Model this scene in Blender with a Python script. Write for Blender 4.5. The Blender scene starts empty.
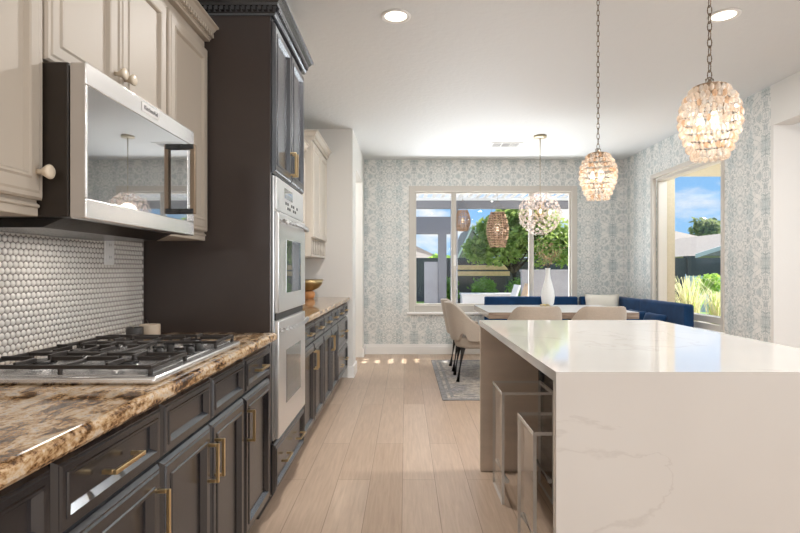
import bpy, bmesh, math, random
from mathutils import Vector, Matrix, noise as mnoise

random.seed(7)
PI = math.pi
S = bpy.context.scene
COL = S.collection

# ------------------------------------------------------------------ camera
cam_d = bpy.data.cameras.new('camera')
cam = bpy.data.objects.new('camera', cam_d)
COL.objects.link(cam)
cam.location = (0, 0, 1.22)
cam.rotation_euler = (PI / 2, 0, 0)
cam_d.sensor_width = 36
cam_d.lens = 24.0
cam_d.shift_x = -5.5 / 800
cam_d.shift_y = 3.5 / 800
cam_d.clip_start = 0.02
cam_d.clip_end = 500
S.camera = cam

# ------------------------------------------------------------------ view, world, sun, big lights
S.view_settings.view_transform = 'Standard'
S.view_settings.look = 'None'
S.view_settings.gamma = 1
S.view_settings.use_curve_mapping = False
S.view_settings.exposure = 0.42
S.cycles.use_denoising = True
S.cycles.max_bounces = 10
S.cycles.diffuse_bounces = 5
S.cycles.glossy_bounces = 5
S.cycles.transmission_bounces = 8
S.cycles.transparent_max_bounces = 24
S.cycles.caustics_reflective = False
S.cycles.caustics_refractive = False
S.cycles.sample_clamp_indirect = 6

SUN_DIR = Vector((1.16, 0.56, 1.0)).normalized()      # towards the sun
SUN_STRENGTH = 9.0
SKY_STRENGTH = .80
BACK_LIGHT = 25
SIDE_LIGHT = 105
CAN_LIGHT = 9
WINDOW_FILL = 70

w = bpy.data.worlds.new('world')
S.world = w
w.use_nodes = True
nt = w.node_tree
nt.nodes.clear()
wo = nt.nodes.new('ShaderNodeOutputWorld')
bg = nt.nodes.new('ShaderNodeBackground')
tc = nt.nodes.new('ShaderNodeTexCoord')
mp = nt.nodes.new('ShaderNodeMapping')
mp.inputs['Scale'].default_value = (1, 1, 2.4)
nz = nt.nodes.new('ShaderNodeTexNoise')
nz.inputs['Scale'].default_value = 4.5
nz.inputs['Detail'].default_value = 7
nz.inputs['Roughness'].default_value = 0.55
cr = nt.nodes.new('ShaderNodeValToRGB')
cr.color_ramp.elements[0].position = 0.47
cr.color_ramp.elements[0].color = (0, 0, 0, 1)
cr.color_ramp.elements[1].position = 0.60
cr.color_ramp.elements[1].color = (1, 1, 1, 1)
sp = nt.nodes.new('ShaderNodeSeparateXYZ')
gr = nt.nodes.new('ShaderNodeValToRGB')
gr.color_ramp.elements[0].position = 0.0
gr.color_ramp.elements[0].color = (0.36, 0.66, 1.0, 1)
gr.color_ramp.elements[1].position = 0.45
gr.color_ramp.elements[1].color = (0.12, 0.38, 0.86, 1)
mx = nt.nodes.new('ShaderNodeMix')
mx.data_type = 'RGBA'
mx.inputs[7].default_value = (1.0, 1.0, 1.0, 1)
nt.links.new(tc.outputs['Generated'], mp.inputs['Vector'])
nt.links.new(mp.outputs['Vector'], nz.inputs['Vector'])
nt.links.new(nz.outputs['Fac'], cr.inputs['Fac'])
nt.links.new(tc.outputs['Generated'], sp.inputs[0])
nt.links.new(sp.outputs['Z'], gr.inputs['Fac'])
nt.links.new(cr.outputs['Color'], mx.inputs[0])
nt.links.new(gr.outputs['Color'], mx.inputs[6])
nt.links.new(mx.outputs[2], bg.inputs['Color'])
bg.inputs['Strength'].default_value = SKY_STRENGTH
nt.links.new(bg.outputs[0], wo.inputs['Surface'])

def light(name, kind, loc, power, color=(1, 1, 1), size=None, rot=None, **kw):
    d = bpy.data.lights.new(name, kind)
    d.energy = power
    d.color = color
    if kind == 'AREA' and size:
        if isinstance(size, tuple):
            d.shape = 'RECTANGLE'
            d.size, d.size_y = size
        else:
            d.shape = 'DISK'
            d.size = size
    for k, v in kw.items():
        setattr(d, k, v)
    o = bpy.data.objects.new(name, d)
    o.location = loc
    if rot:
        o.rotation_euler = rot
    COL.objects.link(o)
    return o

sun = light('sun', 'SUN', (20, 10, 20), SUN_STRENGTH, (1.0, 0.95, 0.86), angle=0.005)
sun.rotation_euler = SUN_DIR.to_track_quat('Z', 'Y').to_euler()
# unseen area lights added as fill, behind the camera and in the adjoining room
light('fill_behind', 'AREA', (0.9, -3.05, 1.45), BACK_LIGHT, (.96, 0.98, 1.0), (3.8, 2.3), (PI / 2, 0, 0))
light('fill_adjoining', 'AREA', (5.9, 1.2, 1.4), SIDE_LIGHT, (0.88, 0.94, 1.0), (4.0, 2.2), (PI / 2, 0, PI / 2 - .35))
# unseen area lights added outside both windows to brighten the dining end
light('patio_fill', 'AREA', (1.27, 8.75, .20), WINDOW_FILL * 2.2, (.94, 0.97, 1.0), (3.0, 1.0), (-PI * .72, 0, 0))
light('side_window_fill', 'AREA', (3.95, 6.09, 2.58), WINDOW_FILL * .4, (0.86, 0.93, 1.0), (.5, 1.6), (0, PI / 4, 0))

# ------------------------------------------------------------------ materials
def nodes(name):
    m = bpy.data.materials.new(name)
    m.use_nodes = True
    t = m.node_tree
    b = t.nodes['Principled BSDF']
    return m, t, b

def N(t, typ, **kw):
    n = t.nodes.new(typ)
    for k, v in kw.items():
        if k == 'inp':
            for a, c in v.items():
                n.inputs[a].default_value = c
        else:
            setattr(n, k, v)
    return n

def math_(t, op, a, b=None, c=None):
    n = t.nodes.new('ShaderNodeMath')
    n.operation = op
    for i, x in enumerate((a, b, c)):
        if x is None:
            continue
        if isinstance(x, (int, float)):
            n.inputs[i].default_value = x
        else:
            t.links.new(x, n.inputs[i])
    return n.outputs[0]

def ramp(t, fac, stops):
    r = t.nodes.new('ShaderNodeValToRGB')
    e = r.color_ramp.elements
    while len(e) < len(stops):
        e.new(0.5)
    for i, (p, c) in enumerate(stops):
        e[i].position = p
        e[i].color = (c[0], c[1], c[2], 1)
    t.links.new(fac, r.inputs['Fac'])
    return r.outputs['Color']

def mixc(t, fac, a, b, mode='MIX'):
    n = t.nodes.new('ShaderNodeMix')
    n.data_type = 'RGBA'
    n.blend_type = mode
    for i, x in ((0, fac), (6, a), (7, b)):
        if isinstance(x, (int, float)):
            n.inputs[i].default_value = x
        elif isinstance(x, tuple):
            n.inputs[i].default_value = (x[0], x[1], x[2], 1)
        else:
            t.links.new(x, n.inputs[i])
    return n.outputs[2]

def simple(name, col, rough=.5, metal=0, spec=.5, coat=0, noise=0, nscale=30, bump=0, bscale=200, emit=None, estr=1, sheen=0, stretch=None):
    m, t, b = nodes(name)
    b.inputs['Base Color'].default_value = (*col, 1)
    b.inputs['Roughness'].default_value = rough
    b.inputs['Metallic'].default_value = metal
    b.inputs['Specular IOR Level'].default_value = spec
    b.inputs['Coat Weight'].default_value = coat
    b.inputs['Coat Roughness'].default_value = .08
    b.inputs['Sheen Weight'].default_value = sheen
    tc = N(t, 'ShaderNodeTexCoord')
    vec = tc.outputs['Object']
    if stretch:
        mpn = N(t, 'ShaderNodeMapping', inp={'Scale': stretch})
        t.links.new(vec, mpn.inputs['Vector'])
        vec = mpn.outputs['Vector']
    if noise:
        n = N(t, 'ShaderNodeTexNoise', inp={'Scale': nscale, 'Detail': 4})
        t.links.new(vec, n.inputs['Vector'])
        c = ramp(t, n.outputs['Fac'], [(.25, tuple(x * (1 - noise) for x in col)), (.75, tuple(min(1, x * (1 + noise)) for x in col))])
        t.links.new(c, b.inputs['Base Color'])
    if bump:
        n = N(t, 'ShaderNodeTexNoise', inp={'Scale': bscale, 'Detail': 3})
        t.links.new(vec, n.inputs['Vector'])
        bp = N(t, 'ShaderNodeBump', inp={'Strength': bump, 'Distance': .01})
        t.links.new(n.outputs['Fac'], bp.inputs['Height'])
        t.links.new(bp.outputs['Normal'], b.inputs['Normal'])
    if emit:
        b.inputs['Emission Color'].default_value = (*emit, 1)
        b.inputs['Emission Strength'].default_value = estr
    return m

def thin_glass(name, tint=(1, 1, 1), refl=1.0, rough=0.0, mixin=0.0, body=(1, 1, 1)):
    """a thin clear sheet: mirror reflection by Fresnel, the rest passes straight through"""
    m = bpy.data.materials.new(name)
    m.use_nodes = True
    t = m.node_tree
    t.nodes.clear()
    out = N(t, 'ShaderNodeOutputMaterial')
    tr = N(t, 'ShaderNodeBsdfTransparent', inp={'Color': (*tint, 1)})
    gl = N(t, 'ShaderNodeBsdfGlossy', inp={'Roughness': rough, 'Color': (1, 1, 1, 1)})
    fr = N(t, 'ShaderNodeFresnel', inp={'IOR': 1.45})
    gb = N(t, 'ShaderNodeNewGeometry')          # the same outside-in index on both faces of the sheet
    t.links.new(math_(t, 'ADD', 1.45, math_(t, 'MULTIPLY', gb.outputs['Backfacing'], 1 / 1.45 - 1.45)), fr.inputs['IOR'])
    f = math_(t, 'MULTIPLY', fr.outputs[0], refl)
    mxs = N(t, 'ShaderNodeMixShader')
    t.links.new(f, mxs.inputs[0])
    t.links.new(tr.outputs[0], mxs.inputs[1])
    t.links.new(gl.outputs[0], mxs.inputs[2])
    last = mxs.outputs[0]
    if mixin:
        df = N(t, 'ShaderNodeBsdfTranslucent', inp={'Color': (*body, 1)})
        d2 = N(t, 'ShaderNodeBsdfDiffuse', inp={'Color': (*body, 1)})
        ad = N(t, 'ShaderNodeMixShader', inp={0: .5})
        t.links.new(df.outputs[0], ad.inputs[1])
        t.links.new(d2.outputs[0], ad.inputs[2])
        m2 = N(t, 'ShaderNodeMixShader', inp={0: mixin})
        t.links.new(last, m2.inputs[1])
        t.links.new(ad.outputs[0], m2.inputs[2])
        last = m2.outputs[0]
    t.links.new(last, out.inputs['Surface'])
    return m

M = {}
M['white_paint'] = simple('white_paint', (.78, .77, .745), .6, bump=.06, bscale=60)
M['trim_white'] = simple('trim_white', (.90, .89, .875), .4)
M['window_frame'] = simple('window_frame', (.62, .585, .535), .45)
M['cream'] = simple('cream_lacquer', (.48, .42, .35), .5, spec=.3, noise=.03, nscale=3, stretch=(1, 1, .15))
M['pale_cream'] = simple('pale_cream_lacquer', (.66, .61, .54), .35)
M['dark'] = simple('espresso_lacquer', (.014, .0115, .0135), .24)
M['dark'].node_tree.nodes['Principled BSDF'].inputs['IOR'].default_value = 2.0
M['dark'].node_tree.nodes['Principled BSDF'].inputs['Specular Tint'].default_value = (.86, .93, 1.0, 1)
M['dark_side'] = simple('espresso_side_panel', (.050, .037, .033), .34, coat=.15, noise=.06, nscale=4)
M['toe'] = simple('dark_toe_kick', (.03, .026, .026), .5)
M['brass'] = simple('brushed_brass', (.70, .52, .28), .28, 1)
M['knob'] = simple('ivory_knob', (.74, .64, .50), .3)
M['steel'] = simple('stainless_steel', (.80, .79, .78), .24, .8, noise=.03, nscale=2, stretch=(1, 1, 60))
M['steel_oven'] = simple('satin_oven_steel', (.84, .84, .84), .30, .85)
M['steel_side'] = simple('painted_steel_edge', (.50, .46, .42), .4, .3)
M['black'] = simple('black_enamel', (.012, .011, .011), .25)
M['mw_body'] = simple('microwave_brown_case', (.022, .015, .010), .4)
M['mw_glass'] = simple('mirror_black_glass', (.015, .016, .017), .015, spec=1.0, coat=1)
M['mw_glass'].node_tree.nodes['Principled BSDF'].inputs['IOR'].default_value = 2.6
M['oven_glass'] = simple('oven_door_glass', (.10, .11, .11), .02, spec=1.0)
M['oven_glass'].node_tree.nodes['Principled BSDF'].inputs['IOR'].default_value = 2.4
M['iron'] = simple('cast_iron', (.028, .022, .019), .42, noise=.2, nscale=60, bump=.1, bscale=300)
M['chrome'] = simple('chrome', (.86, .86, .86), .06, 1)
M['satin'] = simple('satin_chrome', (.80, .78, .75), .25, .2)
M['bronze'] = simple('aged_bronze', (.26, .19, .13), .4, .8)
M['tile'] = simple('pearl_penny_tile', (.74, .71, .67), .12, coat=.7)
M['grout'] = simple('grey_grout', (.25, .225, .205), .85)
M['plate'] = simple('white_plastic', (.80, .79, .78), .3)
M['slot'] = simple('dark_slot', (.05, .05, .05), .5)
M['gold'] = simple('brushed_gold', (.52, .39, .20), .32, 1)
M['soft_gold'] = simple('muted_gold', (.58, .50, .36), .35, .9)
M['copper_wood'] = simple('orange_burl_wood', (.52, .24, .09), .3, noise=.25, nscale=14)
M['candle_dark'] = simple('charcoal_stone', (.055, .052, .05), .45, noise=.2)
M['candle_tan'] = simple('tan_stone', (.56, .47, .37), .5, noise=.12, nscale=25)
M['wax'] = simple('candle_wax', (.78, .70, .58), .5)
M['wick'] = simple('wood_wick', (.82, .74, .58), .6)
M['linen'] = simple('beige_linen', (.47, .40, .33), .9, noise=.10, nscale=120, bump=.25, bscale=500, sheen=.2)
M['leg'] = simple('ebony_wood', (.018, .014, .012), .65)
M['velvet'] = simple('navy_velvet', (.008, .044, .125), .8, spec=.2, noise=.3, nscale=7, sheen=.1)
M['pillow'] = simple('ivory_linen', (.80, .76, .68), .9, bump=.2, bscale=300)
M['vase'] = simple('white_ceramic', (.80, .79, .77), .3)
M['bench_base'] = simple('bench_base_paint', (.60, .58, .55), .5)
M['can_trim'] = simple('white_can_trim', (.85, .84, .82), .4)
M['can_bulb'] = simple('can_lens', (1, 1, 1), .5, emit=(1, .90, .74), estr=2.6)
M['bulb'] = simple('warm_bulb', (1, 1, 1), .5, emit=(1, .80, .52), estr=4)
M['soft_bulb'] = simple('soft_bulb', (1, 1, 1), .5, emit=(1, .86, .64), estr=1.3)
M['dim_bulb'] = simple('amber_bulb', (1, 1, 1), .5, emit=(1, .66, .32), estr=.9)
M['vent'] = simple('vent_metal', (.78, .77, .75), .45)
M['vent_dark'] = simple('vent_shadow', (.16, .16, .16), .7)
M['glass'] = thin_glass('window_glass', (.98, .985, .985), .28)
M['acrylic'] = thin_glass('clear_acrylic', (.985, .985, .98), .65)
M['acrylic_edge'] = simple('polished_acrylic_edge', (.80, .77, .73), .12, spec=.8)
M['crystal'] = thin_glass('champagne_crystal', (1.0, .95, .90), 2.4, .05, .46, (.95, .84, .73))
M['crystal_clear'] = thin_glass('clear_crystal', (1.0, .98, .95), 3.0, .03, .34, (1.0, .95, .88))
M['crystal_amber'] = thin_glass('amber_crystal', (1.0, .90, .78), 2.2, .05, .50, (.80, .60, .44))
M['blossom'] = thin_glass('glass_petal', (1.0, .97, .96), 1.6, .05, .5, (.88, .75, .69))
# outside
M['stucco'] = simple('sand_stucco', (.50, .435, .32), .9, noise=.08, nscale=40, bump=.4, bscale=80)
M['pergola'] = simple('grey_pergola_paint', (.22, .215, .235), .6)
M['pergola_white'] = simple('white_pergola_paint', (.80, .80, .80), .6)
M['rattan'] = simple('woven_rattan', (.50, .30, .185), .7, noise=.15, nscale=40)
M['fence'] = simple('slate_block_wall', (.078, .078, .095), .8, noise=.12, nscale=6)
M['block'] = simple('grey_block_wall', (.38, .37, .39), .85, noise=.08, nscale=5)
M['tan_wood'] = simple('tan_cedar', (.78, .54, .34), .6, noise=.15, nscale=8)
M['outdoor_white'] = simple('white_outdoor_paint', (.74, .72, .71), .6)
M['paver'] = simple('pale_paver', (.58, .55, .52), .8, noise=.08, nscale=3)
M['lawn'] = simple('lawn_green', (.15, .26, .06), .9, noise=.3, nscale=12, bump=.6, bscale=60)
M['house'] = simple('cream_house_stucco', (.70, .62, .50), .9)
M['tan_house'] = simple('tan_house_stucco', (.56, .46, .36), .9)
M['roof'] = simple('tile_roof', (.33, .285, .25), .8, noise=.2, nscale=3, stretch=(3, 3, 3))
M['bark'] = simple('tree_bark', (.10, .075, .055), .9, noise=.3, nscale=12)
def leafmat(name, a, b_):
    m, t, b = nodes(name)
    oi = N(t, 'ShaderNodeTexCoord')
    n = N(t, 'ShaderNodeTexNoise', inp={'Scale': 5.0, 'Detail': 3})
    t.links.new(oi.outputs['Object'], n.inputs['Vector'])
    t.links.new(ramp(t, n.outputs['Fac'], [(.35, a), (.65, b_)]), b.inputs['Base Color'])
    b.inputs['Roughness'].default_value = .5
    out = t.nodes['Material Output']
    tl = N(t, 'ShaderNodeBsdfTranslucent', inp={'Color': (*[min(1, x * 1.4) for x in b_], 1)})
    mxs = N(t, 'ShaderNodeMixShader', inp={0: .35})
    t.links.new(b.outputs[0], mxs.inputs[1])
    t.links.new(tl.outputs[0], mxs.inputs[2])
    t.links.new(mxs.outputs[0], out.inputs['Surface'])
    return m
M['leaf'] = leafmat('citrus_leaf', (.07, .17, .025), (.38, .48, .14))
M['hedge'] = leafmat('boxwood_leaf', (.08, .20, .03), (.22, .40, .08))
M['lime_leaf'] = leafmat('lime_leaf', (.22, .42, .05), (.45, .62, .12))
M['straw'] = leafmat('straw_grass', (.50, .44, .20), (.78, .70, .42))
M['olive_leaf'] = leafmat('olive_leaf', (.12, .17, .07), (.26, .30, .14))
M['brown_leaf'] = leafmat('russet_leaf', (.22, .16, .08), (.46, .30, .18))

# quartz with soft veins
m, t, b = nodes('veined_quartz')
tc = N(t, 'ShaderNodeTexCoord')
mpn = N(t, 'ShaderNodeMapping', inp={'Rotation': (.5, .35, .25), 'Scale': (1, 1, 2.0)})
t.links.new(tc.outputs['Object'], mpn.inputs['Vector'])
n1 = N(t, 'ShaderNodeTexNoise', inp={'Scale': 1.25, 'Detail': 7, 'Roughness': .55, 'Distortion': .35})
t.links.new(mpn.outputs[0], n1.inputs['Vector'])
v = math_(t, 'ABSOLUTE', math_(t, 'SUBTRACT', n1.outputs['Fac'], .52))
n2 = N(t, 'ShaderNodeTexNoise', inp={'Scale': 1.6, 'Detail': 2})
t.links.new(tc.outputs['Object'], n2.inputs['Vector'])
thick = math_(t, 'MULTIPLY', math_(t, 'MAXIMUM', math_(t, 'SUBTRACT', n2.outputs['Fac'], .40), 0.0), .10)
vein = math_(t, 'SUBTRACT', 1.0, math_(t, 'MINIMUM', math_(t, 'DIVIDE', v, math_(t, 'ADD', thick, .0015)), 1.0))
base = ramp(t, n2.outputs['Fac'], [(.3, (.70, .665, .63)), (.7, (.745, .715, .68))])
t.links.new(mixc(t, math_(t, 'MULTIPLY', vein, .24), base, (.44, .39, .36)), b.inputs['Base Color'])
b.inputs['Roughness'].default_value = .055
b.inputs['Specular IOR Level'].default_value = .75
M['quartz'] = m

# taupe inner panel
M['taupe'] = simple('taupe_panel', (.74, .63, .53), .4, noise=.07, nscale=3, stretch=(1, 1, 5))

# granite
m, t, b = nodes('brown_granite')
tc = N(t, 'ShaderNodeTexCoord')
mpn = N(t, 'ShaderNodeMapping', inp={'Rotation': (0, 0, .45), 'Scale': (1.0, .36, 1.0)})
t.links.new(tc.outputs['Object'], mpn.inputs['Vector'])
na = N(t, 'ShaderNodeTexNoise', inp={'Scale': 21, 'Detail': 8, 'Roughness': .72, 'Distortion': .5})
t.links.new(mpn.outputs[0], na.inputs['Vector'])
nb = N(t, 'ShaderNodeTexNoise', inp={'Scale': 75, 'Detail': 4, 'Roughness': .7})
t.links.new(tc.outputs['Object'], nb.inputs['Vector'])
mxf = math_(t, 'ADD', math_(t, 'MULTIPLY', na.outputs['Fac'], .72), math_(t, 'MULTIPLY', nb.outputs['Fac'], .28))
c = ramp(t, mxf, [(.36, (.018, .010, .006)), (.435, (.10, .048, .018)), (.475, (.33, .19, .09)), (.515, (.52, .35, .19)), (.56, (.62, .50, .37)), (.60, (.36, .31, .27)), (.66, (.28, .16, .08))])
t.links.new(c, b.inputs['Base Color'])
b.inputs['Roughness'].default_value = .07
b.inputs['Specular IOR Level'].default_value = .6
M['granite'] = m

# plank floor
m, t, b = nodes('oak_plank_floor')
geo = N(t, 'ShaderNodeNewGeometry')
sx = N(t, 'ShaderNodeSeparateXYZ')
t.links.new(geo.outputs['Position'], sx.inputs[0])
cx = N(t, 'ShaderNodeCombineXYZ')
t.links.new(math_(t, 'ADD', sx.outputs['Y'], 10.25), cx.inputs[0])
t.links.new(math_(t, 'ADD', sx.outputs['X'], 10 * .188 + .017), cx.inputs[1])
br = N(t, 'ShaderNodeTexBrick', offset=.37, offset_frequency=2, inp={'Scale': 1.0, 'Mortar Size': .0016, 'Mortar Smooth': .2, 'Bias': 0, 'Brick Width': 1.75, 'Row Height': .188,
        'Color1': (.475, .345, .25, 1), 'Color2': (.565, .435, .335, 1), 'Mortar': (.25, .18, .125, 1)})
t.links.new(cx.outputs[0], br.inputs['Vector'])
gm = N(t, 'ShaderNodeMapping', inp={'Scale': (26, 1.6, 1)})
t.links.new(geo.outputs['Position'], gm.inputs['Vector'])
gn = N(t, 'ShaderNodeTexNoise', inp={'Scale': 2.2, 'Detail': 6, 'Roughness': .6, 'Distortion': .6})
t.links.new(gm.outputs[0], gn.inputs['Vector'])
g = ramp(t, gn.outputs['Fac'], [(.3, (.86, .84, .82)), (.7, (1.08, 1.08, 1.08))])
t.links.new(mixc(t, 1.0, br.outputs['Color'], g, 'MULTIPLY'), b.inputs['Base Color'])
b.inputs['Roughness'].default_value = .36
b.inputs['Specular IOR Level'].default_value = .4
M['floor'] = m

# textured ceiling
M['ceiling'] = simple('ceiling_paint', (.725, .74, .745), .55, bump=.28, bscale=26)

# ikat wallpaper: a mirrored motif
def wallpaper():
    m, t, b = nodes('ikat_wallpaper')
    geo = N(t, 'ShaderNodeNewGeometry')
    s = N(t, 'ShaderNodeSeparateXYZ')
    t.links.new(geo.outputs['Position'], s.inputs[0])
    u = math_(t, 'SUBTRACT', math_(t, 'ADD', s.outputs['X'], s.outputs['Y']), 7.74 + .125 - 7.2)
    v = math_(t, 'ADD', s.outputs['Z'], -2.06 + 10.4)
    mu = math_(t, 'PINGPONG', u, .36)
    mv = math_(t, 'PINGPONG', v, .26)
    # small mirrored cell, and slow mirrored noise
    mu2 = math_(t, 'PINGPONG', u, .18)
    c = N(t, 'ShaderNodeCombineXYZ')
    t.links.new(mu, c.inputs[0]); t.links.new(mv, c.inputs[1])
    n1 = N(t, 'ShaderNodeTexNoise', inp={'Scale': 17, 'Detail': 2.0, 'Roughness': .55, 'Distortion': .9})
    t.links.new(c.outputs[0], n1.inputs['Vector'])
    ridge = math_(t, 'ABSOLUTE', math_(t, 'SUBTRACT', n1.outputs['Fac'], .5))
    line = math_(t, 'SUBTRACT', 1.0, math_(t, 'SMOOTH_MIN', math_(t, 'MULTIPLY', ridge, 20.0), 1.0, .2))
    n2 = N(t, 'ShaderNodeTexNoise', inp={'Scale': 6.5, 'Detail': 3, 'Distortion': .5})
    c2 = N(t, 'ShaderNodeCombineXYZ', inp={2: 4.0})
    t.links.new(mu, c2.inputs[0]); t.links.new(mv, c2.inputs[1])
    t.links.new(c2.outputs[0], n2.inputs['Vector'])
    # medallion rings on the two mirror axes
    def ring(cu, cv, r, wd):
        du = math_(t, 'SUBTRACT', mu, cu)
        dv = math_(t, 'MULTIPLY', math_(t, 'SUBTRACT', mv, cv), .8)
        d = math_(t, 'SQRT', math_(t, 'ADD', math_(t, 'MULTIPLY', du, du), math_(t, 'MULTIPLY', dv, dv)))
        k = math_(t, 'DIVIDE', math_(t, 'ABSOLUTE', math_(t, 'SUBTRACT', d, r)), wd)
        return math_(t, 'MAXIMUM', math_(t, 'SUBTRACT', 1.0, k), 0.0)
    rings = ring(.36, .0, .035, .016)
    for a in ((.23, .0, .03, .014), (.30, .13, .028, .014), (.36, .26, .055, .016), (.0, .26, .05, .022), (.12, .10, .03, .014), (.18, .26, .026, .013), (.08, .0, .02, .014)):
        rings = math_(t, 'MAXIMUM', rings, ring(*a))
    seam = math_(t, 'MAXIMUM', math_(t, 'SUBTRACT', 1.0, math_(t, 'DIVIDE', mu, .006)), 0.0)
    # weave break-up
    wm = N(t, 'ShaderNodeMapping', inp={'Scale': (90, 90, 14)})
    t.links.new(geo.outputs['Position'], wm.inputs['Vector'])
    wn = N(t, 'ShaderNodeTexNoise', inp={'Scale': 1.0, 'Detail': 3})
    t.links.new(wm.outputs[0], wn.inputs['Vector'])
    brk = math_(t, 'ADD', math_(t, 'MULTIPLY', wn.outputs['Fac'], 1.1), .25)
    ground = ramp(t, n2.outputs['Fac'], [(.38, (.62, .665, .66)), (.47, (.79, .795, .775)), (.60, (.83, .825, .80))])
    ink = math_(t, 'MAXIMUM', math_(t, 'MULTIPLY', line, 1.0), math_(t, 'MAXIMUM', math_(t, 'MULTIPLY', rings, .42), math_(t, 'MULTIPLY', seam, .6)))
    ink = math_(t, 'MINIMUM', math_(t, 'MULTIPLY', ink, brk), 1.0)
    t.links.new(mixc(t, math_(t, 'MULTIPLY', ink, .85), ground, (.23, .30, .315)), b.inputs['Base Color'])
    b.inputs['Roughness'].default_value = .65
    return m
M['wallpaper'] = wallpaper()

# dining table top: greyed walnut under gloss
m, t, b = nodes('greyed_walnut')
tc = N(t, 'ShaderNodeTexCoord')
gm = N(t, 'ShaderNodeMapping', inp={'Scale': (2, 22, 22)})
t.links.new(tc.outputs['Object'], gm.inputs['Vector'])
gn = N(t, 'ShaderNodeTexNoise', inp={'Scale': 2.5, 'Detail': 6, 'Distortion': 1.0})
t.links.new(gm.outputs[0], gn.inputs['Vector'])
t.links.new(ramp(t, gn.outputs['Fac'], [(.3, (.24, .17, .125)), (.7, (.42, .32, .25))]), b.inputs['Base Color'])
b.inputs['Roughness'].default_value = .16
b.inputs['Coat Weight'].default_value = .6
M['walnut'] = m

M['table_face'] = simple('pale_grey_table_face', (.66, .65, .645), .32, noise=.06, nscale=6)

# faded rug
m, t, b = nodes('faded_wool_rug')
tc = N(t, 'ShaderNodeTexCoord')
n1 = N(t, 'ShaderNodeTexNoise', inp={'Scale': 2.3, 'Detail': 5, 'Roughness': .7})
n2 = N(t, 'ShaderNodeTexNoise', inp={'Scale': 24, 'Detail': 5, 'Roughness': .75})
t.links.new(tc.outputs['Object'], n1.inputs['Vector'])
t.links.new(tc.outputs['Object'], n2.inputs['Vector'])
c1 = ramp(t, n1.outputs['Fac'], [(.35, (.25, .255, .28)), (.5, (.43, .40, .37)), (.65, (.58, .52, .45))])
c2 = ramp(t, n2.outputs['Fac'], [(.35, (.50, .50, .50)), (.65, (1.25, 1.2, 1.15))])
t.links.new(mixc(t, 1.0, c1, c2, 'MULTIPLY'), b.inputs['Base Color'])
b.inputs['Roughness'].default_value = .95
M['rug'] = m
M['rug_border'] = simple('rug_border_wool', (.26, .25, .25), .95, noise=.4, nscale=30)

# ------------------------------------------------------------------ mesh helpers
def new():
    return bmesh.new()

def box(bm, x0, x1, y0, y1, z0, z1, bev=0, seg=1, mi=0):
    r = bmesh.ops.create_cube(bm, size=1)
    vs = r['verts']
    for v in vs:
        v.co = Vector(((x0 + x1) / 2 + v.co.x * (x1 - x0), (y0 + y1) / 2 + v.co.y * (y1 - y0), (z0 + z1) / 2 + v.co.z * (z1 - z0)))
    fs = set(f for v in vs for f in v.link_faces)
    for f in fs:
        f.material_index = mi
    if bev:
        es = list(set(e for v in vs for e in v.link_edges))
        r2 = bmesh.ops.bevel(bm, geom=es, offset=bev, segments=seg, profile=.5, affect='EDGES')
        for f in r2['faces']:
            f.material_index = mi
            if seg > 1:
                f.smooth = True
    return vs

def xf(bm, n0, mat):
    bm.verts.ensure_lookup_table()
    for v in bm.verts[n0:]:
        v.co = mat @ v.co

def tube(bm, pts, r, seg=10, cap=True, mi=0, closed=False):
    pts = [Vector(p) for p in pts]
    n = len(pts)
    rings = []
    ref = None
    for i, p in enumerate(pts):
        if closed:
            d = (pts[(i + 1) % n] - pts[i - 1])
        else:
            d = pts[min(i + 1, n - 1)] - pts[max(i - 1, 0)]
        d.normalize()
        if ref is None:
            ref = Vector((0, 0, 1)) if abs(d.z) < .9 else Vector((1, 0, 0))
        a = d.cross(ref)
        if a.length < 1e-6:
            ref = Vector((0, 1, 0)); a = d.cross(ref)
        a.normalize()
        b_ = d.cross(a).normalized()
        rr = r[i] if isinstance(r, (list, tuple)) else r
        rings.append([bm.verts.new(p + a * math.cos(k * 2 * PI / seg) * rr + b_ * math.sin(k * 2 * PI / seg) * rr) for k in range(seg)])
        ref = b_
        if abs(d.dot(ref)) > .99:
            ref = a
    m_ = n if closed else n - 1
    for i in range(m_):
        A, B = rings[i], rings[(i + 1) % n]
        for k in range(seg):
            f = bm.faces.new((A[k], A[(k + 1) % seg], B[(k + 1) % seg], B[k]))
            f.smooth = True
            f.material_index = mi
    if cap and not closed:
        for R in (rings[0], rings[-1]):
            f = bm.faces.new(R)
            f.material_index = mi

def lathe(bm, prof, c=(0, 0, 0), seg=24, mi=0, axis='Z', cap=True):
    rings = []
    c = Vector(c)
    for r, z in prof:
        ring = []
        for k in range(seg):
            a = 2 * PI * k / seg
            p = Vector((r * math.cos(a), r * math.sin(a), z))
            if axis == 'X':
                p = Vector((z, p.x, p.y))
            elif axis == 'Y':
                p = Vector((p.x, z, p.y))
            ring.append(bm.verts.new(c + p))
        rings.append(ring)
    for i in range(len(rings) - 1):
        for k in range(seg):
            f = bm.faces.new((rings[i][k], rings[i][(k + 1) % seg], rings[i + 1][(k + 1) % seg], rings[i + 1][k]))
            f.smooth = True
            f.material_index = mi
    if cap:
        for R in (rings[0], rings[-1]):
            f = bm.faces.new(R)
            f.material_index = mi

def poly_prism(bm, pts, d, mi=0):
    """pts: 3-D outline, d: extrusion vector"""
    d = Vector(d)
    A = [bm.verts.new(Vector(p)) for p in pts]
    B = [bm.verts.new(Vector(p) + d) for p in pts]
    fs = [bm.faces.new(A), bm.faces.new(B[::-1])]
    n = len(A)
    for i in range(n):
        fs.append(bm.faces.new((A[i], B[i], B[(i + 1) % n], A[(i + 1) % n])))
    for f in fs:
        f.material_index = mi

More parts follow.
